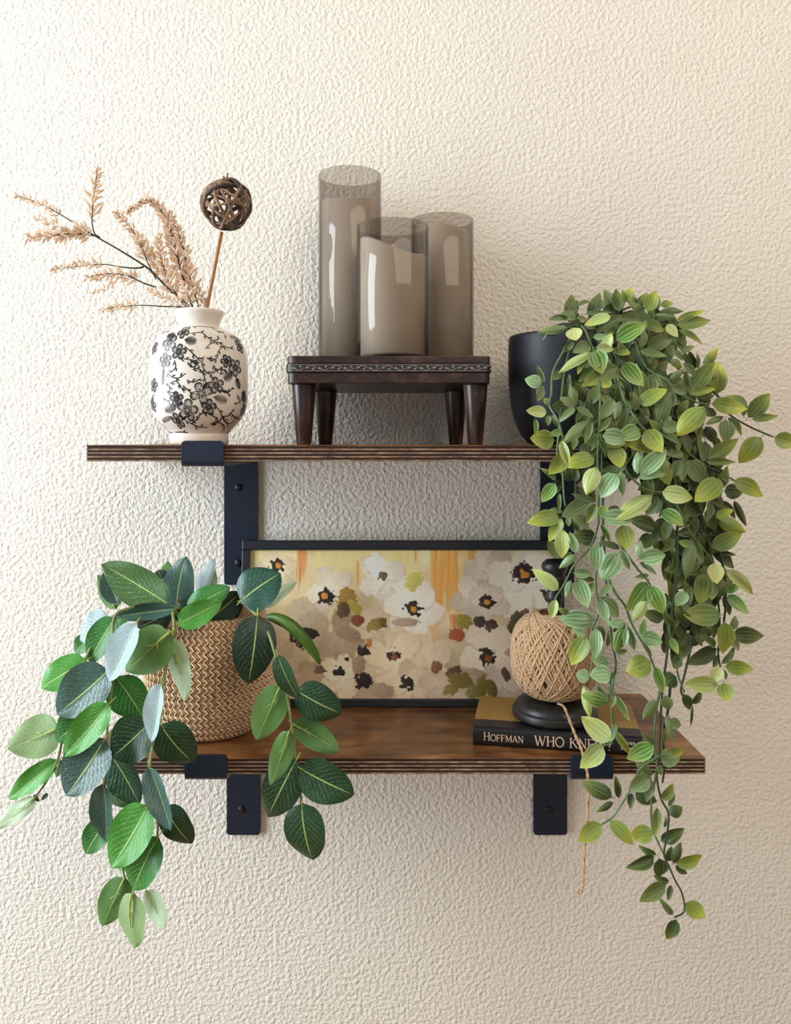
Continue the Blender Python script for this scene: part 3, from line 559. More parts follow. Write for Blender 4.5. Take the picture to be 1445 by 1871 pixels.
# ---------------------------------------------------------------- trailing plant
tp = thing('trailing_plant', 'trailing green plant with pointed leaves spilling from the black pot', 'plant', (PXc, PYc, ZU+.105))
TONE = {'m': ((106, 124, 74), .10, 1), 'o': ((102, 120, 54), .40, 1), 'y': ((124, 142, 54), .85, 1), 'k': ((62, 82, 32), .22, 1), 's': ((118, 154, 104), .12, 2), 'b': ((92, 140, 50), .40, 2), 'c': ((196, 200, 132), .35, 1), 'x': ((170, 188, 112), .55, 2)}
def baseY(px, py):
    a = np.interp(py, [530, 600, 680, 760, 1800], [.085, .045, .0, -.038, -.040])
    b = np.interp(px, [1230, 1330, 1440], [0, .022, .05])
    return float(a+b*(1 if py < 1250 else 0))
TY = {'m': 0, 'o': -.004, 'y': -.010, 'k': .016, 's': -.020, 'b': -.012, 'c': -.014, 'x': -.020}
CR = {
'A': (950, 520, 7.225, """640 570 245 612 110 m;600 430 385 455 80 m;360 620 295 730 35 m;690 575 740 742 190 c;730 400 545 385 90 m;740 280 960 212 50 m;850 390 1195 380 55 m;740 430 890 470 60 m;740 430 630 460 60 m;1060 330 1060 185 95 m;1200 415 865 545 130 x;1000 640 1390 410 130 m;1305 350 1260 70 130 o;960 700 1150 690 80 s;1000 830 1220 860 110 x;1100 890 1210 660 120 x;930 875 495 1120 110 x;970 860 1080 1165 230 b;890 920 755 1170 80 y;930 800 705 890 150 m;700 735 570 890 100 m;1290 1070 855 1320 200 o;1240 850 1445 920 130 y;320 1290 220 1060 60 m;290 1300 80 1230 165 s;310 1340 220 1440 80 m;530 1150 430 1250 110 k;650 1370 650 1180 50 k;1200 1260 1095 1360 100 y;1270 330 1100 320 130 k;1275 740 1648 525 210 b;560 470 720 330 80 k;880 520 1010 600 90 k;1100 640 1250 630 70 m;1120 740 1000 720 90 m"""),
'B': (1140, 520, 7.225, """60 250 80 30 110 y;10 240 -20 70 90 y;170 320 290 100 100 o;300 350 415 95 170 y;400 370 450 130 85 k;480 280 650 240 90 y;480 340 770 325 100 m;410 400 700 430 80 m;690 480 1050 375 90 y;690 545 1110 490 160 o;720 590 1030 765 80 o;560 530 700 690 120 c;290 490 500 620 140 o;300 830 650 690 180 m;215 840 290 600 90 m;200 880 540 960 100 m;600 930 650 700 130 k;640 720 800 845 30 k;0 400 200 490 140 m;230 500 230 340 150 m;760 890 930 810 70 y;930 1120 860 870 90 k;880 1080 780 900 80 k;970 1110 970 900 50 k;1060 1090 1235 835 110 y;860 1430 1195 1035 190 o;830 1420 810 1130 90 m;830 1420 610 1340 120 m;600 1270 790 1110 90 m;930 1170 780 1040 100 m;850 1445 1180 1385 100 y;1120 1220 1240 1190 60 y;320 1210 330 1500 220 o;-20 1030 220 1320 200 b;620 990 780 1090 100 o;330 960 430 1080 80 k;640 870 780 1000 80 m;590 520 450 440 90 k;90 180 180 240 70 m"""),
'C': (950, 700, 7.225, """720 290 690 20 95 m;730 320 540 190 120 m;640 340 420 300 170 k;730 330 520 500 80 m;740 325 960 455 80 m;930 480 590 745 150 m;940 500 840 790 90 m;920 600 1000 960 200 k;730 700 705 870 80 m;1330 180 1060 110 110 k;1240 210 1060 480 150 m;1310 230 1250 460 90 m;860 320 1030 190 110 k;1030 640 1200 450 80 m;1085 690 1430 740 200 s;1110 800 1445 750 120 y;1030 720 1160 985 85 b;990 990 600 1080 190 y;540 760 640 1095 110 x;540 650 390 680 90 b;450 760 135 735 230 y;620 930 395 1195 200 y;350 390 85 370 140 x;200 460 210 690 65 b;380 420 370 560 65 x;410 420 525 600 60 k;300 60 230 240 90 m;380 280 320 200 80 b;480 1280 290 1125 70 b;690 1280 520 1130 130 k;730 1300 740 1120 90 k;1000 1100 880 1440 190 x;1320 1120 1060 1180 80 m;1270 1190 1060 1500 200 s;1330 1160 1355 1490 95 s;1240 830 1310 1120 220 y;900 830 800 900 120 k;1150 900 1250 830 100 k"""),
'D': (1140, 700, 7.225, """155 280 140 -20 90 m;200 280 550 80 170 y;570 130 430 580 190 m;610 110 655 310 100 m;800 160 670 290 110 k;500 595 760 560 150 m;470 630 730 800 100 m;1065 300 695 655 230 y;275 620 480 910 240 y;215 610 -60 720 200 b;550 900 10 820 170 y;185 1200 180 905 110 s;215 1210 550 890 190 s;180 1250 560 1190 90 s;480 990 600 1335 190 o;790 945 545 940 100 m;730 1010 640 1240 140 m;780 990 765 1290 120 m;850 1020 1060 1310 230 m;1060 1040 960 720 110 m;1095 1010 1480 750 170 o;1070 1040 1440 1050 90 o;1080 570 1240 780 150 k;1000 470 1030 590 70 y;700 880 870 790 120 k;870 940 950 850 80 k;1180 340 1090 440 130 k;120 600 60 430 150 k;560 700 640 860 110 k;900 1200 1030 1340 150 k;620 1240 860 1290 120 k;420 1300 200 1400 140 k"""),
'E': (1245, 640, 7.225, """470 575 490 160 200 y;380 710 800 795 200 y;870 740 600 600 130 o;830 870 765 610 100 m;880 890 1155 580 190 o;920 920 1230 885 90 o;1225 1150 1500 1250 200 y;1060 1145 790 1465 230 y;610 890 790 1120 90 o;580 920 580 1210 190 m;560 865 345 950 80 m;280 490 405 405 60 k;250 640 430 600 80 k"""),
'F': (950, 880, 7.225, """460 20 290 265 150 b;1010 265 700 170 70 m;920 285 565 460 200 m;760 440 890 630 140 m;1000 290 885 540 120 o;1040 450 1150 320 120 b;1330 370 1130 400 120 k;1090 480 1480 510 190 s;1350 570 1420 880 220 y;1070 560 1185 790 75 b;520 460 120 530 190 y;560 400 390 370 70 m;550 480 400 775 140 y;560 630 550 1010 170 x;550 1010 355 790 150 m;740 940 655 670 110 s;1010 745 690 720 200 k;700 950 580 1010 90 o;730 970 515 1145 90 s;1010 825 1005 1175 180 s;1320 880 1050 800 80 m;1290 940 1080 1290 240 s;1330 900 1440 1150 100 s;700 1200 940 1220 110 s;510 1430 185 1165 160 x;980 1300 790 1270 60 k;780 660 690 480 70 k;640 470 640 590 60 s;520 150 520 380 50 m"""),
'G': (1140, 880, 7.225, """500 140 905 215 210 x;375 160 -95 455 190 x;490 390 780 570 170 b;500 520 610 920 200 k;410 620 80 500 190 k;370 700 200 880 170 k;190 1010 210 780 90 s;210 1020 540 965 190 s;210 1060 430 1220 70 s;450 200 300 430 190 k;1050 280 770 430 200 k;1120 250 1090 530 100 m;870 830 720 790 90 b;890 790 815 1270 140 m;920 800 1030 1050 100 m;1140 1170 1010 1000 110 k;1030 1150 570 1150 170 k;880 650 700 690 120 k;1190 1070 1210 1340 200 c;330 1240 150 1260 60 k;560 300 640 200 90 k;700 1000 640 900 80 k"""),
'H': (1240, 840, 7.225, """490 770 715 660 90 y;460 730 690 620 150 k;560 540 750 770 100 k;530 790 900 950 170 y;440 1160 810 980 200 o;420 1180 745 1425 150 k;440 1190 750 1260 60 k;730 540 890 880 80 k;600 420 840 430 180 k;725 280 1120 465 200 y;560 270 220 555 230 y;430 1160 430 970 90 k;430 1150 540 940 80 k;560 1000 470 800 80 k;180 300 260 440 120 k"""),
'I': (1010, 1060, 7.225, """240 0 180 220 90 s;310 -20 450 345 200 s;530 30 460 230 90 o;40 250 -20 500 110 x;630 190 785 60 80 s;620 230 880 480 190 s;610 240 730 550 130 s;550 520 110 490 220 s;210 440 75 375 80 y;400 650 150 560 120 y;570 635 560 1030 150 s;440 740 240 1115 200 y;600 600 680 800 110 k;960 560 735 570 110 s;950 640 840 960 170 b;970 630 940 880 70 s;990 600 1080 920 100 s;960 580 790 660 100 k;840 960 985 930 60 k;1250 30 990 390 250 b;1230 280 1065 550 130 x;1290 70 1450 430 200 b;1170 730 1210 525 90 b;1170 750 1440 820 180 s;1180 820 1310 1010 50 s;1290 1070 980 1200 240 y;1340 1140 1440 1470 130 b;1460 520 1195 418 150 k;730 1110 510 1020 150 s;770 1240 500 1250 190 s;470 1290 310 1240 150 s;770 1400 830 1190 80 k;440 720 250 650 90 s;720 880 740 680 60 k"""),
'J': (1200, 1040, 7.225, """640 60 570 450 230 o;900 0 1260 320 150 c;770 200 700 400 100 o;910 310 1105 185 90 b;930 340 1185 585 150 b;880 340 970 610 90 k;840 610 360 615 250 o;780 540 500 470 130 k;460 750 240 550 150 k;890 700 895 1110 230 y;990 800 1045 620 100 o;1000 870 1390 880 190 k;1000 920 1070 1075 90 o;780 1050 370 1240 190 k;770 1020 570 870 90 m;800 1130 750 1325 60 k;860 1250 1035 1035 90 m;900 1280 1260 1300 180 y;840 1290 740 1475 140 c;880 1330 920 1460 50 y;160 640 110 1000 130 k;350 800 310 1090 210 k;170 900 270 1110 90 b;290 1160 220 1310 130 k;510 860 600 1020 60 m;590 900 730 780 120 k;390 300 250 480 130 s;560 150 370 250 120 k"""),
'K': (1020, 1240, 7.225, """340 90 395 520 110 x;650 320 350 230 190 b;650 300 520 90 80 m;740 220 910 550 90 b;745 210 690 390 70 s;690 820 310 510 230 x;560 840 510 660 110 b;760 600 700 820 70 s;740 690 950 1000 90 y;590 880 310 1170 220 x;1310 290 1140 550 140 m;1260 860 1110 720 110 m;1250 890 910 1050 190 b;1240 940 1120 1130 130 k;1250 1285 1050 1150 110 m;1200 1300 950 1460 180 m"""),
'L': (1160, 1220, 7.225, """545 120 375 210 180 k;1080 230 640 190 200 x;1170 200 1220 440 180 y;640 350 725 550 120 k;760 480 880 310 90 k;760 500 735 780 30 k;400 370 450 560 130 m;430 620 530 960 100 m;450 720 610 760 130 m;380 800 395 1010 60 m;330 1180 580 1210 190 m;420 1120 655 1105 120 y;310 1290 350 1420 70 m"""),
'M': (960, 1350, 3.705, """590 400 390 307 100 k;630 400 605 250 45 k;600 435 492 500 45 k;512 580 357 692 95 y;572 555 730 710 85 y;718 365 710 470 40 k;850 250 705 350 100 m;855 280 820 420 55 m;745 370 895 430 90 k;915 410 1000 310 70 o;970 460 1005 345 35 m;975 515 1055 465 65 k;890 465 875 650 60 o;865 640 712 650 95 y;915 690 1070 612 75 k;885 785 768 730 45 k;870 800 690 872 75 k;905 810 905 930 100 k;970 965 870 925 50 k;945 985 762 1087 90 o;985 990 965 1095 35 k;1000 850 1050 720 55 k;960 830 990 740 70 k;1020 850 1200 800 85 y;1015 860 1095 918 40 k;1080 1110 1210 1198 100 y;1000 1195 908 1080 40 m;1020 1225 960 1360 80 k;940 600 955 530 25 k""")}
LEAVES = []
for key, (ox, oy, sc, txt) in CR.items():
    for e in txt.split(';'):
        q = e.split(); bx, by, tx, ty, wv = [float(v)/sc for v in q[:5]]
        LEAVES.append((ox+bx, oy+by, ox+tx, oy+ty, wv, q[5]))
VINES = [  # pixel polylines with depth offset
 ([(1050, 600), (1030, 640), (1010, 680), (1007, 720), (1003, 740), (1020, 770), (1028, 800), (1030, 830)], 0, 'g'),
 ([(1055, 605), (1040, 640), (1028, 700), (1022, 780), (1018, 830), (1027, 860), (1030, 905), (1033, 925)], .005, 'g'),
 ([(1062, 595), (1070, 605), (1078, 625), (1085, 638)], -.01, 'g'),
 ([(1085, 640), (1095, 700), (1096, 760), (1092, 830), (1095, 880), (1093, 930), (1093, 958), (1078, 1000), (1050, 1030), (1032, 1065), (1013, 1095)], -.005, 'g'),
 ([(1090, 700), (1098, 770), (1100, 860), (1102, 960), (1107, 1060), (1118, 1170), (1125, 1215), (1115, 1260), (1120, 1320)], .006, 'd'),
 ([(1100, 980), (1090, 1030), (1088, 1070), (1093, 1120), (1080, 1155), (1083, 1200), (1075, 1245)], -.006, 'g'),
 ([(1100, 640), (1125, 680), (1140, 730), (1165, 770), (1178, 785)], -.008, 'g'),
 ([(1150, 600), (1165, 640), (1182, 673), (1215, 693), (1245, 720), (1273, 735), (1295, 738)], -.006, 'g'),
 ([(1200, 640), (1260, 690), (1310, 722), (1330, 755), (1370, 780), (1412, 798)], .0, 'd'),
 ([(1180, 760), (1205, 790), (1240, 795), (1255, 825), (1290, 850), (1320, 866), (1342, 878)], -.004, 'g'),
 ([(1120, 800), (1135, 835), (1148, 865), (1170, 888), (1190, 897), (1209, 899)], -.014, 'g'),
 ([(1225, 900), (1240, 930), (1262, 975), (1290, 1010), (1310, 1040), (1345, 1060)], -.004, 'g'),
 ([(1225, 780), (1232, 850), (1236, 900), (1238, 1000), (1236, 1050), (1230, 1100), (1222, 1150), (1218, 1200), (1210, 1260), (1206, 1330), (1204, 1380), (1200, 1420), (1208, 1460), (1221, 1486), (1219, 1523), (1213, 1560), (1223, 1585), (1234, 1610), (1246, 1633), (1250, 1665), (1231, 1676)], .0, 'd'),
 ([(1260, 800), (1270, 870), (1280, 940), (1296, 1000), (1305, 1050), (1312, 1100), (1315, 1140), (1313, 1190)], .004, 'd'),
 ([(1130, 990), (1143, 1010), (1165, 1040), (1186, 1065), (1192, 1090)], -.01, 'g'),
 ([(1112, 1060), (1125, 1085), (1142, 1108), (1152, 1135), (1165, 1160), (1180, 1185), (1192, 1210), (1200, 1240)], -.008, 'g'),
 ([(1255, 1000), (1262, 1080), (1268, 1150), (1258, 1200), (1250, 1235), (1244, 1260), (1250, 1275), (1262, 1290)], .006, 'd'),
 ([(1300, 960), (1320, 1030), (1326, 1085), (1322, 1140), (1312, 1185), (1316, 1220)], .004, 'd'),
 ([(1215, 1100), (1225, 1165), (1245, 1200), (1237, 1225), (1250, 1265)], -.004, 'g'),
 ([(1212, 1230), (1200, 1290), (1196, 1325), (1195, 1360), (1200, 1400), (1190, 1465), (1191, 1510), (1197, 1528), (1212, 1560)], -.004, 'g'),
 ([(1206, 1380), (1190, 1390), (1168, 1407), (1150, 1445), (1135, 1470), (1119, 1493), (1098, 1507)], -.008, 'g'),
 ([(1225, 1250), (1220, 1300), (1212, 1340), (1214, 1400), (1210, 1430)], .002, 'd'),
 ([(1120, 1240), (1117, 1290), (1119, 1320), (1118, 1355), (1100, 1362)], -.006, 'g'),
 ([(1100, 590), (1130, 570), (1160, 560), (1195, 570), (1225, 590)], .01, 'd'),
 ([(1170, 600), (1215, 620), (1255, 660), (1285, 700), (1312, 722)], .006, 'd'),
 ([(1190, 700), (1210, 760), (1215, 820), (1225, 880)], .01, 'd')]
for P, off, kd in VINES:
    W = [at(p[0], p[1], baseY(*p)+off+.009) for p in smooth_path(P, 5)]
    mb = MB(); r0, r1 = (.0013, .0008); L0 = len(W)
    mb.tube(W, lambda t: r0+(r1-r0)*t, 6); mb.build('vine_stem', STEMG if kd == 'g' else STEMD, tp, smooth=True)
# root ends: each vine runs back into the pot
for px, py in ((1050, 600), (1062, 595), (1085, 640), (1100, 640), (1150, 600), (1200, 640), (1170, 600), (1225, 780), (1180, 760), (1260, 800), (1120, 800)):
    e = at(px, py, baseY(px, py)); s = Vector((PXc+R.uniform(-.03, .03), PYc+R.uniform(-.02, .03), ZU+.10))
    mid = s.lerp(e, .5); mid.z = max(s.z, e.z)+.006
    mb = MB(); mb.tube(smooth_path([s, s+Vector((0, 0, .012)), mid, e+Vector((0, .009, 0))], 5), .0011, 6); mb.build('vine_stem', STEMD, tp, smooth=True)
nl = 0; SMALL = []
LEAVES.sort(key=lambda q: -math.hypot(q[2]-q[0], q[3]-q[1])*q[4])
for bx, by, tx, ty, wv, tn in LEAVES:
    col, al, mk = TONE[tn]; Y = baseY((bx+tx)/2, (by+ty)/2)+TY[tn]+R.uniform(-.005, .005)
    L = math.hypot(tx-bx, ty-by)*mpp(Y); dY = R.uniform(-.35, .25)*L; wv *= 1.14; tx += (tx-bx)*.05; ty += (ty-by)*.05
    b = at(bx, by, Y-dY*.5); t = at(tx, ty, Y+dY*.5)
    hint = (R.uniform(-.45, .25), -1, R.uniform(-.1, .55))
    if tn in 'sx': hint = (R.uniform(-.55, -.1), -1, R.uniform(.1, .5))
    j = R.uniform(.88, 1.1); c3 = tuple(v*j for v in lin(col))
    if nl >= 300: SMALL.append((b, t, wv*mpp(Y), hint)); continue
    put_leaf(R.choice(SM[mk]), leaf_matrix(b, t, wv*mpp(Y), hint), c3+(al*R.uniform(.6, 1.1),), tp); nl += 1
# deeper foliage that fills the plant, too small to pick apart
me0 = SM[1][0]; vs0 = np.array([v.co[:] for v in me0.vertices]); fs0 = [tuple(p.vertices) for p in me0.polygons]; mi0 = [p.material_index for p in me0.polygons]
uv0 = np.zeros((len(vs0), 2))
for l, u in zip(me0.loops, me0.uv_layers[0].data): uv0[l.vertex_index] = u.uv[:]
def fill(name, spots, color, parent):
    V, F, MI, UV = [], [], [], []
    for b, t, wd, hint in spots:
        m = np.array(leaf_matrix(b, t, wd, hint)); o = len(V)*0+sum(len(a) for a in V)
        V.append(vs0@m[:3, :3].T+m[:3, 3]); F += [tuple(i+o for i in f) for f in fs0]; MI += mi0; UV.append(uv0)
    V = np.concatenate(V); UV = np.concatenate(UV); me = bpy.data.meshes.new(name); me.from_pydata(V.tolist(), [], F); me.materials.append(LS1); me.materials.append(STEMD)
    me.polygons.foreach_set('material_index', MI); me.polygons.foreach_set('use_smooth', [True]*len(F))
    li = np.empty(len(me.loops), dtype=np.int32); me.loops.foreach_get('vertex_index', li); me.uv_layers.new(name='UVMap').data.foreach_set('uv', UV[li].astype(np.float32).ravel())
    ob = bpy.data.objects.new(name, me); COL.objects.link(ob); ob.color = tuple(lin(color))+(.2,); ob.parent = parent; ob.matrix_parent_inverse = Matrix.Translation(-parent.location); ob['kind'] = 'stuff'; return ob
def spots(n, regions, yoff, lo, hi):
    out = []; tot = sum(r[4] for r in regions)
    for _ in range(n):
        q = R.random()*tot
        for r in regions:
            q -= r[4]
            if q <= 0: break
        u, v_ = R.uniform(-1, 1), R.uniform(-1, 1)
        while u*u+v_*v_ > 1: u, v_ = R.uniform(-1, 1), R.uniform(-1, 1)
        px, py = r[0]+u*r[2], r[1]+v_*r[3]; Y = baseY(px, py)+yoff+R.uniform(-.008, .012); L = R.uniform(lo, hi)
        if 780 < py+L*.5 < 880 and px < 1305: Y = min(Y, -.012)
        a = R.uniform(-.9, .9)+(-math.pi/2 if R.random() < .25 else math.pi/2); tx, ty = px+L*math.cos(a)*1.0, py+L*math.sin(a)
        out.append((at(px, py, Y), at(tx, ty, Y+R.uniform(-.01, .01)), L*.42*mpp(Y), (R.uniform(-.5, .5), -1, R.uniform(-.2, .6))))
    return out
REG = [(1145, 605, 85, 45, 3), (1130, 700, 95, 75, 5), (1200, 740, 95, 85, 5.5), (1130, 800, 80, 55, 2.5), (1240, 830, 75, 75, 3.6), (1270, 950, 60, 80, 2.3), (1262, 1060, 55, 70, 2.2), (1250, 1140, 35, 40, 1.5), (1050, 850, 30, 50, 1), (1120, 580, 50, 12, 1.4), (1060, 595, 35, 10, .8), (1190, 588, 45, 12, 1.3)]
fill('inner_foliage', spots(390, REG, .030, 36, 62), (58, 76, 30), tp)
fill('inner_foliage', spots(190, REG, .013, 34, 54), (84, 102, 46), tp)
fill('small_leaflets', SMALL, (98, 116, 60), tp)

# ---------------------------------------------------------------- framed painting
W_, H_ = .386, .1935
fz = ZL; y0, y1 = .148, .1795
lean = math.atan2(y1-y0, H_); FR = Matrix.Rotation(-lean, 4, 'X'); FXL = (442-PX0)*.955/FPX
FM = Matrix.Translation((FXL, y0, fz+.0002))@FR
fp = thing('framed_painting', 'long dark framed painting of white flowers leaning on the wall on the lower shelf', 'picture', (FXL+W_/2, y0, fz))
def fbox(name, lo, hi, mat, bev=.0012):
    mb = MB(); mb.box(lo, hi); mb.v = [tuple(FM@Vector(v)) for v in mb.v]; return mb.build(name, mat, fp, bevel=bev)
fw = .0098; fd = .0145
fbox('frame_rail', (0, 0, H_-.0118), (W_, fd, H_), FRAMEM); fbox('frame_rail', (0, 0, 0), (W_, fd, .0092), FRAMEM)
fbox('frame_rail', (0, 0.0001, .0092), (fw, fd, H_-.0118), FRAMEM); fbox('frame_rail', (W_-fw, 0.0001, .0092), (W_, fd, H_-.0118), FRAMEM)
fbox('backing', (fw*.5, .006, .005), (W_-fw*.5, fd-.001, H_-.006), BOOKBLK, 0)
NX, NY = 660, 322
rng = np.random.RandomState(5)
def vnoise(cx, cy, seed):
    r = np.random.RandomState(seed); g = r.rand(cy+2, cx+2); yy = np.linspace(0, cy, NY); xx = np.linspace(0, cx, NX)
    yi = yy.astype(int); xi = xx.astype(int); fy = (yy-yi)[:, None]; fx = (xx-xi)[None, :]; fy = fy*fy*(3-2*fy); fx = fx*fx*(3-2*fx)
    a = g[yi][:, xi]; b = g[yi][:, xi+1]; c_ = g[yi+1][:, xi]; d = g[yi+1][:, xi+1]
    return a*(1-fx)*(1-fy)+b*fx*(1-fy)+c_*(1-fx)*fy+d*fx*fy
CXs = np.linspace(127, 1335, NX)[None, :].repeat(NY, 0); CYs = np.linspace(108, 692, NY)[:, None].repeat(NX, 1)
img = np.zeros((NY, NX, 3)); n1 = vnoise(26, 12, 1); n2 = vnoise(90, 44, 2); n3 = vnoise(8, 4, 3); n4 = vnoise(220, 6, 4); n5 = vnoise(200, 100, 6)
vv = ((CYs-108)/584)[..., None]
img[:] = np.array([222, 205, 158])*(1-vv)+np.array([196, 178, 156])*vv
img += (n3[..., None]-.5)*50+(n1[..., None]-.5)*30
def blend(mask, col, amt=1.0):
    m = np.clip(mask, 0, 1)[..., None]*amt; img[:] = img*(1-m)+np.array(col)*m
def blob(cx, cy, rx, ry, col, rot=0, rough=.35, amt=1.0, edge=7.0, shade=None, sd=0):
    dx, dy = CXs-cx, CYs-cy; a, b = dx*math.cos(rot)+dy*math.sin(rot), -dx*math.sin(rot)+dy*math.cos(rot)
    nn = (vnoise(34, 17, 100+sd)*.65+n2*.35) if rx > 60 else (vnoise(100, 50, 100+sd)*.7+n5*.3)
    d = 1-np.sqrt((a/rx)**2+(b/ry)**2)+(nn-.5)*rough*1.3; m = np.clip(d*edge, 0, 1)
    sh = np.array(col)[None, None, :]+((n5-.5)*22+(n2-.5)*18)[..., None]*.45+((a/rx)*-14)[..., None]
    mm = m[..., None]*amt; img[:] = img*(1-mm)+sh*mm
def streak(x0, x1, y0, y1, col, amt):
    m = np.clip((CXs-x0)/6, 0, 1)*np.clip((x1-CXs)/6, 0, 1)*np.clip((y1-CYs+(n4-.5)*120)/30, 0, 1)*np.clip((CYs-y0)/10, 0, 1); blend(m*(.55+.9*(n4-.3)), col, amt)
streak(380, 800, 100, 235, (226, 214, 150), .8); streak(127, 200, 100, 200, (200, 190, 120), .7)
streak(840, 955, 100, 350, (226, 158, 66), .95); streak(700, 760, 100, 200, (232, 204, 140), .8); streak(955, 1000, 100, 300, (232, 200, 140), .7)
streak(310, 356, 100, 245, (204, 118, 52), .9); streak(545, 562, 150, 260, (214, 140, 60), .9); streak(778, 790, 100, 180, (210, 130, 50), .9); streak(988, 1036, 100, 215, (212, 152, 56), .9); streak(915, 945, 360, 440, (200, 110, 60), .8); streak(840, 880, 390, 480, (220, 170, 110), .7)
def flower(cx, cy, r, col, n=5, seed=0, amt=.92):
    r_ = np.random.RandomState(seed)
    for k in range(n):
        a = 2*math.pi*k/n+r_.rand(); jit = r_.uniform(-14, 14)
        blob(cx+.5*r*math.cos(a)+3, cy+.5*r*math.sin(a)+5, r*.56, r*.44, [c_*.80 for c_ in col], a, .3, amt*.55, 6, sd=seed+k)
        blob(cx+.5*r*math.cos(a), cy+.5*r*math.sin(a), r*.54, r*.42, [min(255, c_+jit) for c_ in col], a, .3, amt, 8, sd=seed+k+9)
flower(300, 440, 150, (196, 180, 156), 6, 11, .75); flower(500, 450, 110, (168, 148, 126), 5, 12, .75); flower(230, 200, 90, (214, 200, 170), 5, 13, .8)
flower(450, 265, 98, (228, 218, 200), 5, 14); flower(390, 620, 90, (186, 164, 138), 5, 15, .7); flower(650, 215, 98, (238, 232, 222), 6, 16)
flower(620, 430, 100, (212, 194, 170), 5, 17, .8); flower(1080, 200, 110, (206, 194, 182), 5, 18, .85); flower(1000, 300, 90, (218, 206, 190), 5, 19)
flower(1215, 240, 150, (232, 224, 212), 6, 20); flower(1060, 330, 90, (222, 210, 196), 5, 21, .8); flower(775, 345, 122, (238, 231, 219), 6, 22)
flower(1180, 590, 130, (190, 170, 156), 5, 23, .8); flower(1060, 500, 125, (230, 216, 198), 6, 24); flower(820, 560, 120, (226, 208, 184), 5, 25)
flower(700, 540, 125, (232, 214, 186), 6, 26); flower(750, 630, 90, (222, 202, 178), 5, 27); flower(1120, 640, 90, (202, 184, 168), 5, 28, .8); flower(490, 610, 92, (230, 218, 198), 6, 29); flower(860, 640, 70, (214, 196, 176), 5, 30, .8)
for q in ((520, 440, 62, 28, (150, 130, 112), .3), (650, 660, 52, 32, (168, 146, 130), .2), (560, 565, 28, 40, (152, 130, 114), 0), (1030, 640, 30, 40, (160, 140, 124), 0), (740, 395, 60, 18, (170, 148, 134), 0), (1000, 590, 60, 18, (170, 148, 132), .2)):
    blob(q[0], q[1], q[2], q[3], q[4], q[5], .35, .9, 8, sd=int(q[0]))
for q in ((515, 300, 42, 40, (150, 118, 52), .3), (540, 335, 40, 22, (158, 150, 60), .6), (500, 350, 30, 30, (84, 66, 44), 0), (775, 232, 34, 42, (196, 194, 104), .5), (630, 405, 42, 24, (140, 120, 60), -.5), (655, 400, 16, 20, (96, 84, 40), 0), (970, 395, 34, 30, (146, 130, 52), .3), (940, 445, 36, 24, (158, 84, 50), .2), (1030, 395, 22, 24, (58, 50, 46), .3), (1074, 408, 26, 24, (70, 54, 44), -.6), (1175, 395, 28, 50, (74, 70, 46), .5), (1215, 360, 14, 26, (110, 84, 64), 0), (555, 390, 32, 24, (120, 66, 42), .2), (930, 588, 32, 20, (96, 66, 48), -.4), (955, 622, 50, 32, (112, 104, 44), .3), (920, 655, 36, 22, (134, 124, 58), -.3), (1035, 650, 26, 46, (118, 106, 46), .2), (1075, 655, 20, 40, (110, 92, 40), -.2), (1000, 665, 24, 30, (130, 120, 66), 0), (862, 568, 22, 26, (130, 90, 66), .6), (1130, 600, 16, 30, (88, 70, 60), -.4), (600, 478, 12, 20, (190, 130, 60), 0)):
    blob(q[0], q[1], q[2], q[3], q[4], q[5], .55, .95, 9, sd=int(q[0]+q[1]))
for cx, cy, r, og in ((238, 170, 30, 1), (425, 292, 33, 1), (650, 215, 20, 2), (773, 343, 31, 1), (1212, 203, 45, 1), (1064, 315, 30, 1), (1062, 530, 36, 3), (698, 528, 27, 3), (745, 630, 27, 0), (575, 627, 32, 0), (487, 587, 21, 0), (340, 455, 44, 0), (380, 440, 22, 0), (580, 507, 24, 0), (410, 580, 20, 2), (515, 538, 10, 0), (1300, 292, 26, 3)):
    blob(cx, cy, r*1.05, r*.92, (36, 28, 24) if og != 2 else (110, 92, 76), .3, 1.0, .96, 9, sd=int(cx+3))
    if og in (1, 3): blob(cx+2, cy+3, r*.45, r*.40, (206, 140, 58) if og == 1 else (142, 80, 46), .2, .9, .95, 9, sd=int(cx+5))
diag = np.sin((CXs*.9+CYs*.55)*.55+n1*9)*.5+np.sin((CXs*.2-CYs*1.0)*.5+n2*7)*.5
img = (img-128)*1.12+142; img *= np.array([1.0, .99, .96]); img += (diag*4+(rng.rand(NY, NX)-.5)*7)[..., None]; img = np.clip(img, 0, 255)/255
imgl = np.where(img <= .04045, img/12.92, ((img+.055)/1.055)**2.4)
cv0, cv1, ch0, ch1 = fw-.0006, W_-fw+.0006, .0086, H_-.0112
gx, gz = np.meshgrid(np.linspace(cv0, cv1, NX), np.linspace(ch1, ch0, NY)); gy = .0042-(diag*.00004)
pts = np.stack([gx, gy, gz], -1).reshape(-1, 3); fm = np.array(FM); pts = pts@fm[:3, :3].T+fm[:3, 3]
idx = np.arange(NX*NY).reshape(NY, NX); fc = np.stack([idx[:-1, :-1], idx[1:, :-1], idx[1:, 1:], idx[:-1, 1:]], -1).reshape(-1, 4)
me = bpy.data.meshes.new('canvas'); me.vertices.add(len(pts)); me.vertices.foreach_set('co', pts.ravel().astype(np.float32))
me.loops.add(fc.size); me.loops.foreach_set('vertex_index', fc.ravel().astype(np.int32)); me.polygons.add(len(fc)); me.polygons.foreach_set('loop_start', np.arange(0, fc.size, 4, dtype=np.int32))
me.update(calc_edges=True); ca = me.color_attributes.new('paint', 'FLOAT_COLOR', 'POINT'); ca.data.foreach_set('color', np.concatenate([imgl.reshape(-1, 3), np.ones((NX*NY, 1))], 1).astype(np.float32).ravel())
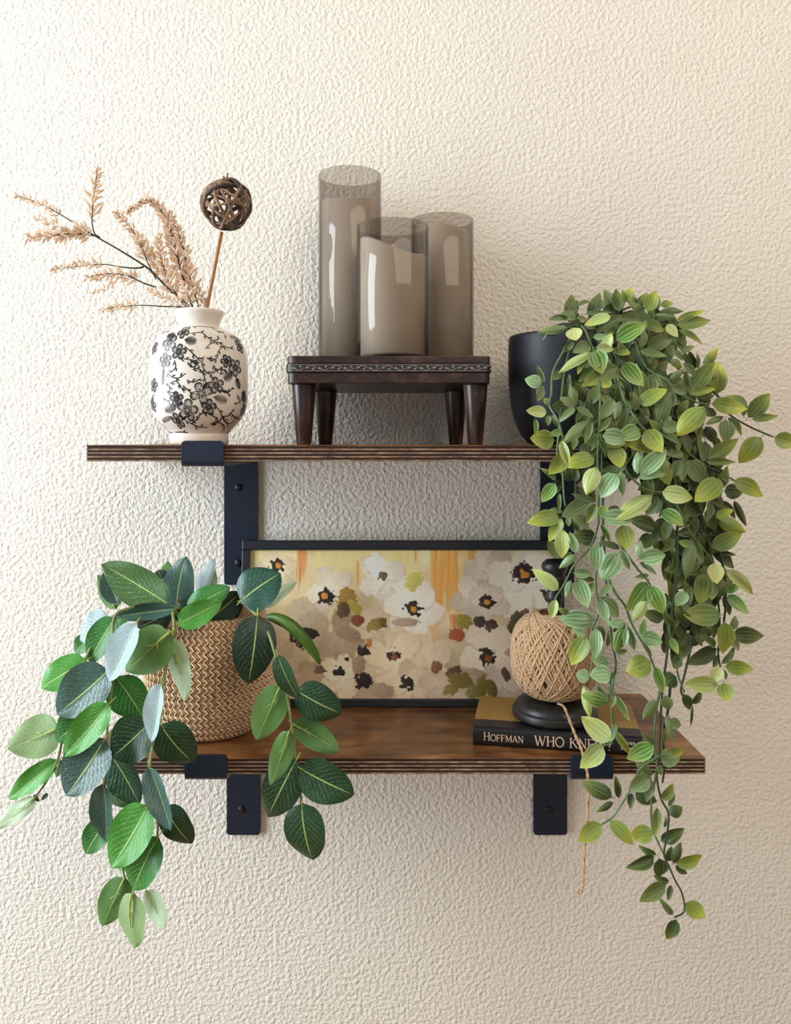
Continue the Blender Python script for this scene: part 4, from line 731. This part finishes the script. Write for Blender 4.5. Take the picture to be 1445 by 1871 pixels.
t = NT('painted_canvas'); at_ = t.n('ShaderNodeAttribute', attribute_name='paint'); t.set('Base Color', at_.outputs[0]); t.set('Roughness', .5); me.materials.append(t.mat)
cvs = bpy.data.objects.new('canvas', me); COL.objects.link(cvs); cvs.parent = fp; cvs.matrix_parent_inverse = Matrix.Translation(-fp.location)
cvs['label'] = 'canvas painted with white flowers on beige and orange'

# ---------------------------------------------------------------- book
bth = .0190; FLp = Vector((.0854, .032, ZL)); ux = Vector((.983, -.1825, 0)).normalized(); uy = Vector((.1825, .983, 0)).normalized(); BL_, BW_ = .166, .100
BMx = Matrix.Translation(FLp)@Matrix(((ux.x, uy.x, 0, 0), (ux.y, uy.y, 0, 0), (0, 0, 1, 0), (0, 0, 0, 1)))
bk = thing('hardcover_book', 'black and gold hardcover book lying flat under the twine ball on the lower shelf', 'book', FLp)
def bbox(name, lo, hi, mat, bev=.0006, seg=2):
    mb = MB(); mb.box(lo, hi); mb.v = [tuple(BMx@Vector(v)) for v in mb.v]; return mb.build(name, mat, bk, bevel=bev, seg=seg)
bbox('pages', (.003, .004, .0022), (BL_-.003, BW_-.003, bth-.0022), PAGES, .0004)
bbox('bottom_cover', (0, .003, .0001), (BL_, BW_, .0024), BOOKBLK)
bbox('top_cover', (0, .003, bth-.0024), (BL_, BW_, bth), BOOKBLK)
bbox('gold_panel', (-.0001, .025, bth-.0023), (BL_+.0001, BW_+.0002, bth+.00025), GOLD, .0003)
mb = MB(); n = 12; prof = [(.0065, .0001)]+[(.0030*abs(k/n*2-1)**5, bth/2+(bth/2-.0001)*(k/n*2-1)) for k in range(n+1)]+[(.0065, bth-.0001)]
vs = [BMx@Vector((x, p[0], p[1])) for x in (.0, BL_) for p in prof]; m_ = len(prof)
mb.add(vs, [(i, i+1, m_+i+1, m_+i) for i in range(m_-1)]+[tuple(range(m_)), tuple(range(2*m_-1, m_-1, -1))]); mb.build('spine', BOOKBLK, bk, smooth=False, bevel=.0006)
G = {  # stroke glyphs: (points, width) on a 1-high grid
'H': (.78, [([(.14, 0), (.14, 1)], .12), ([(.64, 0), (.64, 1)], .12), ([(.14, .52), (.64, .52)], .06), ([(.02, .02), (.26, .02)], .05), ([(.02, .98), (.26, .98)], .05), ([(.52, .02), (.76, .02)], .05), ([(.52, .98), (.76, .98)], .05)]),
'O': (.84, [([(.42+.36*math.cos(a), .5+.49*math.sin(a)) for a in [i*math.pi/10 for i in range(21)]], .10)]),
'F': (.62, [([(.14, 0), (.14, 1)], .12), ([(.14, .97), (.58, .97)], .06), ([(.14, .52), (.48, .52)], .06), ([(.57, .98), (.57, .80)], .05), ([(.47, .60), (.47, .44)], .05), ([(.02, .02), (.28, .02)], .05), ([(.02, .98), (.14, .98)], .05)]),
'M': (.98, [([(.14, 0), (.16, 1)], .06), ([(.16, 1), (.48, .08)], .12), ([(.48, .08), (.80, 1)], .06), ([(.82, 1), (.84, 0)], .12), ([(.04, .02), (.24, .02)], .05), ([(.72, .02), (.94, .02)], .05), ([(.06, .98), (.2, .98)], .05), ([(.78, .98), (.92, .98)], .05)]),
'A': (.78, [([(.08, 0), (.38, 1)], .06), ([(.38, 1), (.68, 0)], .12), ([(.2, .34), (.58, .34)], .06), ([(0, .02), (.18, .02)], .05), ([(.56, .02), (.8, .02)], .05)]),
'N': (.84, [([(.14, 0), (.14, 1)], .06), ([(.12, 1), (.68, 0)], .12), ([(.68, 0), (.68, 1)], .06), ([(.03, .02), (.25, .02)], .05), ([(.57, .98), (.79, .98)], .05), ([(.0, .98), (.16, .98)], .05)]),
'W': (1.08, [([(.08, 1), (.32, 0)], .12), ([(.32, 0), (.54, .92)], .06), ([(.50, .92), (.74, 0)], .12), ([(.74, 0), (.98, 1)], .06), ([(0, .98), (.2, .98)], .05), ([(.88, .98), (1.06, .98)], .05), ([(.42, .98), (.6, .98)], .05)]),
'K': (.80, [([(.14, 0), (.14, 1)], .12), ([(.62, .98), (.16, .44)], .06), ([(.32, .60), (.70, 0)], .12), ([(.02, .02), (.27, .02)], .05), ([(.02, .98), (.27, .98)], .05), ([(.52, .98), (.74, .98)], .05), ([(.6, .02), (.8, .02)], .05)]),
'E': (.66, [([(.14, 0), (.14, 1)], .12), ([(.14, .97), (.58, .97)], .06), ([(.14, .52), (.48, .52)], .06), ([(.14, .03), (.60, .03)], .06), ([(.58, .98), (.58, .82)], .05), ([(.60, .02), (.60, .2)], .05), ([(.02, .98), (.14, .98)], .05), ([(.02, .02), (.14, .02)], .05)]),
'?': (.56, [([(.1, .78), (.16, .94), (.32, .99), (.46, .86), (.42, .66), (.28, .5), (.27, .3)], .09), ([(.27, .0), (.27, .09)], .12)]),
'R': (.74, [([(.14, 0), (.14, 1)], .12), ([(.14, .98), (.42, .98), (.56, .86), (.54, .64), (.4, .52), (.14, .52)], .08), ([(.34, .52), (.66, 0)], .12), ([(.02, .02), (.27, .02)], .05)]),
'B': (.68, [([(.14, 0), (.14, 1)], .12), ([(.14, .98), (.4, .98), (.52, .86), (.5, .64), (.38, .53), (.14, .53)], .08), ([(.38, .53), (.56, .42), (.57, .16), (.44, .02), (.14, .02)], .08)]),
'S': (.56, [([(.48, .82), (.36, .97), (.18, .95), (.1, .78), (.2, .6), (.38, .46), (.48, .28), (.42, .08), (.24, .01), (.08, .14)], .09)])}
def s_of(px):  # distance along the spine where it is seen at pixel column px
    k = (px-PX0)/FPX; return (k*(FLp.y+DF)-FLp.x)/(ux.x-k*ux.y)
def spine_text(mb, txt, px0, px1, h, zc, first=1.0):
    s0, s1 = s_of(px0), s_of(px1); tot = sum(G[c_][0]*(first if i == 0 else 1) for i, c_ in enumerate(txt)); sx = (s1-s0)/tot; x = s0
    for i, c_ in enumerate(txt):
        f = first if i == 0 else 1; wd, st = G[c_]
        for P, lw in st:
            vs = []
            for j, p in enumerate(P):
                a = P[max(0, j-1)]; b = P[min(len(P)-1, j+1)]; dx, dz = (b[0]-a[0])*sx*f, (b[1]-a[1])*h*f; l = math.hypot(dx, dz) or 1; e = lw*h*.5*1.15
                for sg in (-1, 1):
                    X, Z = x+p[0]*sx*f-dz/l*e*sg, zc-h/2+p[1]*h*f+dx/l*e*sg
                    y_ = .0030*abs((Z-bth/2)/(bth/2))**5-.0004
                    vs.append(BMx@Vector((X, y_, Z)))
            mb.add(vs, [(2*j, 2*j+2, 2*j+3, 2*j+1) for j in range(len(P)-1)])
        x += wd*sx*f
mb = MB(); spine_text(mb, 'HOFFMAN', 883, 957, .0066, bth*.5, 1.25); mb.build('author_lettering', FOIL, bk)
mb = MB(); spine_text(mb, 'WHO', 976, 1031, .0098, bth*.5); spine_text(mb, 'KNEW?', 1040, 1119, .0098, bth*.5); mb.build('title_lettering', FOIL, bk)
mb = MB(); spine_text(mb, 'WARNER', 1133, 1161, .0028, bth*.68); spine_text(mb, 'BOOKS', 1134, 1160, .0028, bth*.40); mb.build('publisher_lettering', CREAM, bk)

# ---------------------------------------------------------------- twine holder and ball
TX, TYy = .1754, .0645; ZBk = ZL+bth+.0003
th_ = thing('twine_holder', 'black turned wooden twine holder with a carved finial, standing on the book', 'holder', (TX, TYy, ZBk))
mb = MB(); mb.lathe([(.0001, 0), (.0425, 0), (.0445, .002), (.0448, .007), (.0432, .0095), (.0415, .0102), (.0410, .0115), (.0395, .0150), (.034, .0178), (.0290, .0190), (.0001, .0190)], 56, (TX, TYy, ZBk)); mb.build('base', BLACKW, th_, smooth=True, bevel=.0004)
hz = Z0-.1275-ZBk
mb = MB(); mb.lathe([(.0070, .019), (.0070, .10), (.0078, .112), (.0066, .119), (.0088, .123), (.0096, .1275), (.0078, .132), (.0080, .1345), (.0118, .139), (.0132, .1435), (.0120, .1475), (.0104, .1500), (.0122, .1530), (.0140, .1575), (.0132, .1615), (.0095, .1650), (.0040, hz-.0006), (.0001, hz)], 20, (TX, TYy, ZBk)); mb.build('finial', BLACKW, th_, smooth=True)
ball = thing('twine_ball', 'ball of natural jute twine on the black holder, its loose end hanging down', 'twine', (TX, TYy, ZBk+.0195))
Rb, zc = .0455, ZBk+.0195+.0455; Hb = .0455
def barrel(d, k=1.0):
    c_ = math.hypot(d.x, d.y); s_ = abs(d.z); p = 2.7; r = Rb*k/((c_**p+s_**p)**(1/p)+1e-9)
    return Vector((TX+d.x*r, TYy+d.y*r, zc+d.z*r*1.0))
mb = MB(); n = 40; prof = []
for i in range(1, 24):
    a = -math.pi/2+math.pi*i/24; d = Vector((math.cos(a), 0, math.sin(a))); q = barrel(d, .955); prof.append((q.x-TX, q.z-zc))
mb.lathe(prof, n, (TX, TYy, zc)); mb.build('core', TWINED, ball, smooth=True)
mb = MB(); NW = 125
for k in range(NW):
    az = k*2.39996*1.0+R.uniform(-.03, .03); inc = math.radians(R.choice((58, 63, 67))+R.uniform(-2, 2))
    nrm = Vector((math.sin(inc)*math.cos(az), math.sin(inc)*math.sin(az), math.cos(inc))); e1 = nrm.orthogonal().normalized(); e2 = nrm.cross(e1)
    kk = .965+.04*(k/NW)
    mb.tube([barrel(e1*math.cos(2*math.pi*i/44)+e2*math.sin(2*math.pi*i/44), kk) for i in range(45)], .0012, 5, caps=False)
wd_ = mb.build('wound_twine', TWINE, ball, smooth=True)
T = [(1020, 1286, .019), (1031, 1293, .016), (1045, 1328, .012), (1054, 1350, .006), (1062, 1368, -.001), (1068, 1390, -.010), (1073, 1412, -.0125), (1075, 1440, -.012), (1072, 1500, -.012), (1067, 1560, -.011), (1066, 1600, -.011), (1064, 1622, -.011), (1060, 1632, -.011), (1054, 1630, -.010), (1057, 1624, -.009)]
P = [at(*p) for p in smooth_path(T, 10)]; mb = MB()
for sg in (0, math.pi):
    mb.tube([p+Vector((math.cos(i*.55+sg)*.0007, math.sin(i*.55+sg)*.0007, 0)) for i, p in enumerate(P)], .0009, 5)
for i in range(4, len(P), 5):
    p = P[i]; mb.tube([p, p+Vector((R.uniform(-.005, .005), R.uniform(-.002, .0), R.uniform(-.003, .003)))], .00012, 3)
mb.build('loose_end', TWINE, ball)

# ---------------------------------------------------------------- woven basket
BX, BY = -.1957, .089
bs = thing('woven_basket', 'round woven seagrass basket with cream zigzag cord holding the broad-leaved plant', 'basket', (BX, BY, ZL))
HB = .1255
def bR(z): return float(np.interp(z, [0, .004, .012, .03, .06, .09, .115, .1255], [.047, .0525, .0575, .0648, .0690, .0672, .0605, .0575]))
mb = MB(); po = [(bR(HB*k/20)-.0012, HB*k/20) for k in range(21)]; pi_ = [(bR(HB*k/20)-.0042, max(.004, HB*k/20)) for k in range(20, -1, -1)]
mb.lathe([(.0001, 0)]+po+pi_+[(.0001, .004)], 64, (BX, BY, ZL+.0004)); mb.build('basket_wall', BASKIN, bs, smooth=True)
NR = 16; ph = HB/NR
for r_ in range(NR):
    zc_ = (r_+.5)*ph; Rr = bR(zc_); ns = 66; mb = MB(); j0 = R.random()*.3
    slope = (bR(zc_+ph*.5)-bR(zc_-ph*.5))
    for k in range(ns):
        for mi_, off in ((0, .5), (1, 0)):
            t0 = 2*math.pi*(k+off+j0+R.uniform(-.08, .08))/ns; dp = 2*math.pi/ns; P = []
            for f, zz, ou in ((-.42, .52, -.0008), (-.05, .30, .0008), (.38, .02, .0016), (-.05, -.28, .0008), (-.42, -.50, -.0008)):
                a = t0+f*dp; rr = Rr+slope*zz+ou+(.0002 if mi_ else -.0002); P.append((BX+rr*math.cos(a), BY+rr*math.sin(a), ZL+.0006+zc_+zz*ph*.98))
            mb.tube(P, lambda t: (.00115 if mi_ else .0013)*(.65+.35*math.sin(math.pi*t)), 4, mi=mi_, caps=False)
    mb.build('braid_row', [SEAG, CREAM], bs, smooth=True)
mb = MB(); mb.lathe([(.0001, .085), (.0555, .085), (.0001, .088)], 32, (BX, BY, ZL)); mb.build('filler', TWINED, bs)

# ---------------------------------------------------------------- broad-leaved plant in the basket
bp2 = thing('broad_leaved_plant', 'plant with broad glossy dark green leaves spilling out of the woven basket', 'plant', (BX, BY, ZL+.09))
BT = {'d': ('t', (26, 66, 38), .5), 'D': ('t', (18, 48, 36), .3), 'g': ('t', (44, 122, 42), 1.0), 'G': ('t', (74, 152, 52), 1.1), 'q': ('t', (70, 104, 56), .8), 'l': ('u', (96, 136, 66), 1), 'L': ('u', (146, 172, 116), 1), 'p': ('u', (206, 226, 190), 1), 's': ('s', (168, 186, 192), .4), 'S': ('s', (64, 96, 88), .6), 'w': ('s', (38, 84, 70), .6)}  # 's': pale grey base colour paints in the window sheen on glossy leaves
BLV = [  # base px, tip px, width px, tone, depth
(309, 1104, 190, 1030, 74, 'q', .045), (216, 1102, 190, 1045, 36, 'S', .06), (214, 1112, 183, 1050, 42, 'l', .07), (320, 1113, 334, 1018, 64, 'S', .06), (362, 1098, 385, 1022, 32, 's', .08), (390, 1075, 389, 1030, 16, 'p', .085),
(324, 1140, 405, 1100, 46, 'G', .012), (340, 1118, 414, 1072, 48, 'g', .03), (385, 1130, 440, 1084, 52, 'D', .04), (400, 1132, 446, 1100, 34, 'D', .05), (323, 1112, 207, 1127, 30, 'S', .02), (310, 1118, 249, 1150, 44, 'D', .035), (318, 1120, 282, 1150, 40, 'D', .04), (303, 1062, 308, 1025, 22, 'l', .09), (296, 1058, 288, 1042, 26, 'D', .085),
(200, 1128, 141, 1168, 58, 's', .015), (209, 1128, 158, 1212, 52, 'g', .0), (214, 1130, 228, 1172, 32, 'g', .01), (165, 1165, 134, 1192, 34, 'g', .03), (250, 1138, 204, 1246, 56, 's', -.035), (310, 1156, 226, 1228, 80, 'l', -.03), (316, 1163, 344, 1278, 44, 'p', -.02),
(156, 1207, 66, 1260, 58, 'G', -.005), (200, 1224, 107, 1306, 86, 'S', -.03), (212, 1236, 264, 1310, 78, 'g', -.01), (294, 1248, 282, 1355, 40, 's', -.065), (293, 1326, 350, 1400, 78, 'd', -.035), (273, 1322, 208, 1382, 82, 'd', -.045), (202, 1284, 120, 1380, 56, 'G', -.055), (172, 1298, 104, 1352, 66, 'g', -.035), (110, 1330, 19, 1366, 74, 'L', -.01),
(193, 1350, 124, 1454, 88, 'S', -.055), (203, 1378, 258, 1468, 68, 'd', -.035), (105, 1389, 10, 1463, 38, 'G', .0), (110, 1388, 101, 1421, 18, 'l', .01), (66, 1458, -8, 1514, 30, 'p', .0), (88, 1450, 76, 1462, 8, 'd', .0), (62, 1452, 70, 1466, 9, 'd', .0),
(190, 1430, 198, 1534, 48, 'S', -.05), (198, 1430, 252, 1472, 44, 'q', -.025), (194, 1498, 153, 1562, 48, 'g', -.02), (272, 1470, 208, 1582, 78, 'G', -.065), (273, 1400, 316, 1516, 46, 'S', -.08), (300, 1474, 346, 1550, 60, 'd', -.05), (287, 1530, 236, 1632, 66, 'g', -.06), (228, 1604, 183, 1695, 56, 'l', -.03), (241, 1633, 239, 1738, 58, 'L', -.05), (268, 1626, 304, 1696, 46, 'p', -.02), (222, 1574, 243, 1596, 14, 'l', -.02), (214, 1578, 226, 1602, 14, 'p', -.01), (268, 1560, 238, 1608, 22, 'p', .0),
(438, 1098, 510, 1044, 76, 'w', .03), (480, 1109, 540, 1062, 22, 'p', .05), (471, 1124, 456, 1252, 78, 'D', -.01), (506, 1198, 542, 1281, 38, 'd', -.04), (513, 1252, 466, 1354, 62, 'l', -.015), (541, 1262, 622, 1308, 70, 'd', -.01), (534, 1320, 622, 1372, 50, 'l', .0), (530, 1334, 497, 1430, 42, 'l', -.035), (540, 1390, 482, 1502, 72, 'd', -.025), (547, 1404, 646, 1456, 76, 'd', -.03), (549, 1470, 565, 1582, 78, 'd', -.03),
(284, 1340, 292, 1290, 16, 'l', -.03), (352, 1122, 330, 1150, 24, 'd', .03)]
for bx, by, tx, ty, wv, tn, Y in BLV:
    kd, col, al = BT[tn]; L = math.hypot(tx-bx, ty-by)*mpp(Y); dY = R.uniform(-.12, .10)*L
    b = at(bx, by, Y-dY); t = at(tx, ty, Y+dY)
    hint = (R.uniform(-.32, .0), -1, R.uniform(.0, .3))
    if tn in 'sw': hint = (-.50, -1, .32)
    if tn == 'S': hint = (-.28, -1, .22)
    if tn in 'pL': hint = (-.45, -1, .1)
    if tn == 'D': hint = (.25, -1, -.1)
    j = R.uniform(.9, 1.1); put_leaf(R.choice(BM[kd]), leaf_matrix(b, t, wv*mpp(Y), hint), tuple(v*j for v in lin(col))+(al,), bp2)
# the arched narrow leaf
mb = MB(); A = [at(*p) for p in smooth_path([(487, 1127, .01), (505, 1130, .005), (530, 1142, .0), (556, 1168, .0), (575, 1195, .005), (584, 1213, .01)], 5)]
vs = []; N = len(A)
for i, p in enumerate(A):
    d = (A[min(i+1, N-1)]-A[max(i-1, 0)]).normalized(); q = d.cross(Vector((0, -1, 0))).normalized(); h = .0062*prof_big(max(.02, i/(N-1)*.98)); vs += [p-q*h, p+Vector((0, -.002, 0)), p+q*h, p+Vector((0, .0006, 0))]
mb.add(vs, [(4*i+a, 4*i+b, 4*i+4+b, 4*i+4+a) for i in range(N-1) for a, b in ((0, 1), (1, 2), (2, 3), (3, 0))])
mb.build('leaf', M('olive_leaf_green', (86, 118, 44), (64, 96, 36), .4, 60), bp2, smooth=True)['label'] = 'narrow arched leaf seen edge-on'
for P in ([(BX, .09), (320, 1118, .02), (318, 1150, -.015), (308, 1200, -.02), (298, 1245, -.03), (290, 1300, -.045), (281, 1350, -.05), (274, 1402, -.065), (284, 1460, -.06), (287, 1530, -.05), (262, 1590, -.045), (241, 1634, -.045)],
          [(BX, .09), (285, 1108, .04), (235, 1112, .01), (208, 1130, -.0), (207, 1200, -.02), (203, 1270, -.03), (196, 1330, -.04), (192, 1400, -.045), (191, 1436, -.04), (205, 1500, -.035), (220, 1570, -.03), (229, 1608, -.03)],
          [(BX, .09), (260, 1115, .05), (190, 1150, .01), (155, 1208, .0), (140, 1270, -.0), (118, 1335, -.005), (104, 1392, .0), (80, 1435, .0), (60, 1462, .0)],
          [(BX, .09), (430, 1102, .05), (462, 1118, .02), (487, 1150, .0), (504, 1200, -.02), (522, 1258, -.02), (531, 1310, -.02), (537, 1360, -.02), (545, 1405, -.02), (549, 1440, -.025), (549, 1474, -.025)],
          [(BX, .09), (330, 1100, .06), (322, 1112, .04)], [(BX, .09), (400, 1110, .07), (438, 1098, .035)], [(BX, .09), (370, 1100, .08), (362, 1096, .08)]):
    s = Vector((BX+R.uniform(-.02, .02), BY+R.uniform(-.01, .02), ZL+.087)); W = [s]+[at(*p) for p in P[1:]]
    mb = MB(); mb.tube(smooth_path(W, 6), lambda t: .0017-.0008*t, 7); mb.build('stem', STEMP, bp2, smooth=True)
print('LEAVES', nl, len(LEAVES))
